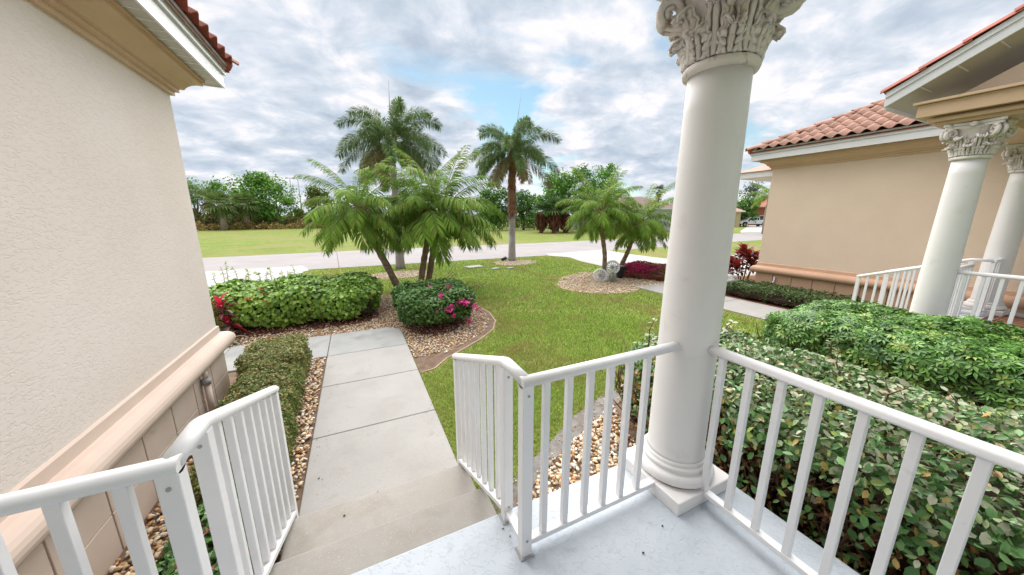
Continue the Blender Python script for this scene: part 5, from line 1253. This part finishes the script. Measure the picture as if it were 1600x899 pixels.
# white round ornament
def ornament(lab, u, v, d, r, tilt):
    q = P(u, v, d); t = thing('round_ornament', lab, 'garden ornament', (q.x, q.y, 0)); c = Vector((q.x, q.y, q.z)); ax = Vector((-.62, -.75, tilt)).normalized(); s = ax.cross(Vector((0, 0, 1))).normalized(); up_ = s.cross(ax).normalized()
    pts = [c + (s * math.cos(a) + up_ * math.sin(a)) * r for a in [2 * PI * k / 28 for k in range(29)]]
    MB().tube(pts, .035, 8).build('rim', M_truck, t)
    for k in range(14):
        a = 2 * PI * k / 14; dd_ = s * math.cos(a) + up_ * math.sin(a)
        MB().tube([c + dd_ * .05, c + dd_ * r], [.014, .022], 5).build('spoke', M_truck, t)
    MB().tube([c - ax * .03, c + ax * .05], [.06, .045], 10).build('hub', M_metal, t)
    MB().tube([Vector((c.x, c.y, 0)), c - ax * .04], [.02, .02], 6).build('stand', M_truck, t)
ornament('lower white round spoked ornament at the left of the upright date palm trunk', 938, 431, 10.95, .20, .1)
ornament('upper white round spoked ornament between the two small palm trunks', 957, 418, 11.2, .20, .15)
q = P(969, 423, 11.6); t = thing('garden_pot', 'dark pot behind the upper white round ornament', 'pot', (q.x, q.y, 0))
MB().lathe([(.09, 0), (.13, .18), (.17, .42), (.18, .44)], (q.x, q.y), 18).build('pot', M_black, t)
q = P(957, 436, 10.9); n = 260; a = RNG.uniform(0, 2 * PI, n)
t = thing('silver_plant', 'small silvery plant at the foot of the upright date palm', 'plant', (q.x, q.y, 0))
cloud('leaves', np.stack([q.x + np.cos(a) * .10, q.y + np.sin(a) * .08, RNG.uniform(.02, .26, n)], 1), frames(np.stack([np.cos(a), np.sin(a), np.full(n, .6)], 1)), RNG.uniform(.06, .12, n), [leaf4(.6, .1)], pick([(0.36, 0.38, 0.28), (0.55, 0.55, 0.48)], [1, 1], n), M_leaf, t)
# landscape boulder by the ti plant
q = P(1139, 442, 11.2); v_, f_ = ico(2, 3, .8); o = link('boulder', raw_mesh('boulder', v_ * np.array([.6, .5, .55]) + np.array([q.x, q.y, .22]), f_, True, np.tile([.42, .41, .40], (len(v_), 1)), M_stone))
tag(o, 'rounded grey boulder between the big column and the dark red ti plant', 'boulder')
# drain pipe on our wall base
x_, y_ = -1.47, 4.02; t = thing('drain_pipe', 'pinkish vertical drain pipe against the base of the stucco wall', 'pipe', (x_, y_, 0))
MB().tube([(x_, y_, 0), (x_, y_, .44)], .027, 12).build('pipe', M_torus, t); MB().tube([(x_, y_, .44), (x_, y_, .50)], .036, 12).build('coupling', M_metal, t); MB().tube([(x_, y_, .50), (x_, y_, .575)], .022, 12).build('riser', M_torus, t)
x_, y_ = 9.87, 4.75; t = thing('hose_bib', 'small white outdoor tap on the terracotta base of the neighbouring wall', 'tap', (x_, y_, .35))
MB().tube([(x_, y_, .30), (x_, y_, .52)], .018, 8).build('pipe', M_railn, t); MB().tube([(x_, y_, .40), (x_ - .07, y_, .37)], .014, 8).build('spout', M_railn, t)
# door mat on the neighbour's porch
t = thing('door_mat', 'red and brown patterned mat on the floor of the neighbouring porch', 'mat', (9.0, 1.0, .5))
M_mat = material('woven_mat', (0.13, 0.045, 0.035), .95, bump=[('noise', 200, .6, .004)]); M_mat2 = material('woven_mat_pattern', (0.40, 0.22, 0.12), .95)
MB().box(8.45, 9.45, .72, 1.32, .501, .512).build('mat', M_mat, t)
for k in range(6):
    a = np.linspace(0, 2 * PI, 16); cx_, cy_ = 8.60 + k * .14, 1.02; r_ = .12
    MB().tube([(cx_ + r_ * math.cos(i), cy_ + r_ * 1.8 * math.sin(i), .512) for i in a], .010, 5, cap=False, ez=.25).build('woven_ring', M_mat2, t)
# specks of debris on the steps and the porch
for u, v, z, s_, lb in ((538, 806, .187, .010, 'dark crumb in the middle of the lower concrete step'), (498, 748, .03, .009, 'dark crumb on the walk slab near its left edge, before the steps'), (786, 826, .5, .007, 'dark crumb on the blue porch floor left of the short railing post'), (797, 838, .5, .006, 'dark speck on the blue porch floor just above the corner post foot'), (1035, 822, .5, .008, 'dark crumb on the blue porch floor left of the column plinth corner'), (1005, 864, .5, .009, 'largest dark crumb on the blue porch floor below the column'), (590, 768, .187, .005, 'small pale-edged speck on the lower step, right of the middle crumb')):
    x, y = G(u, v, z + .004); vv, ff = ico(0, int(u), .4); o = link('leaf_crumb', raw_mesh('leaf_crumb', vv * s_ * 1.6 + np.array([x, y, z + .005]), ff, True, np.tile([.06, .045, .03], (len(vv), 1)), M_stone))
    tag(o, lb, 'debris')

# a little blown-in debris: dry leaf bits along the edges of the walk and on the steps
n = 70; x = np.concatenate([RNG.uniform(-.50, -.40, n // 2), RNG.uniform(.48, .60, n // 2)]); y = RNG.uniform(2.25, 6.2, n)
cloud('litter_and_shade', np.stack([x, y, np.full(n, .034)], 1), frames(RNG.normal(0, .2, (n, 3)) + [0, 0, 1]), RNG.uniform(.008, .020, n), [leaf2(.5)], pick([(0.16, 0.09, 0.04), (0.30, 0.20, 0.10), (0.10, 0.10, 0.04)], [3, 2, 1], n), M_leaf)
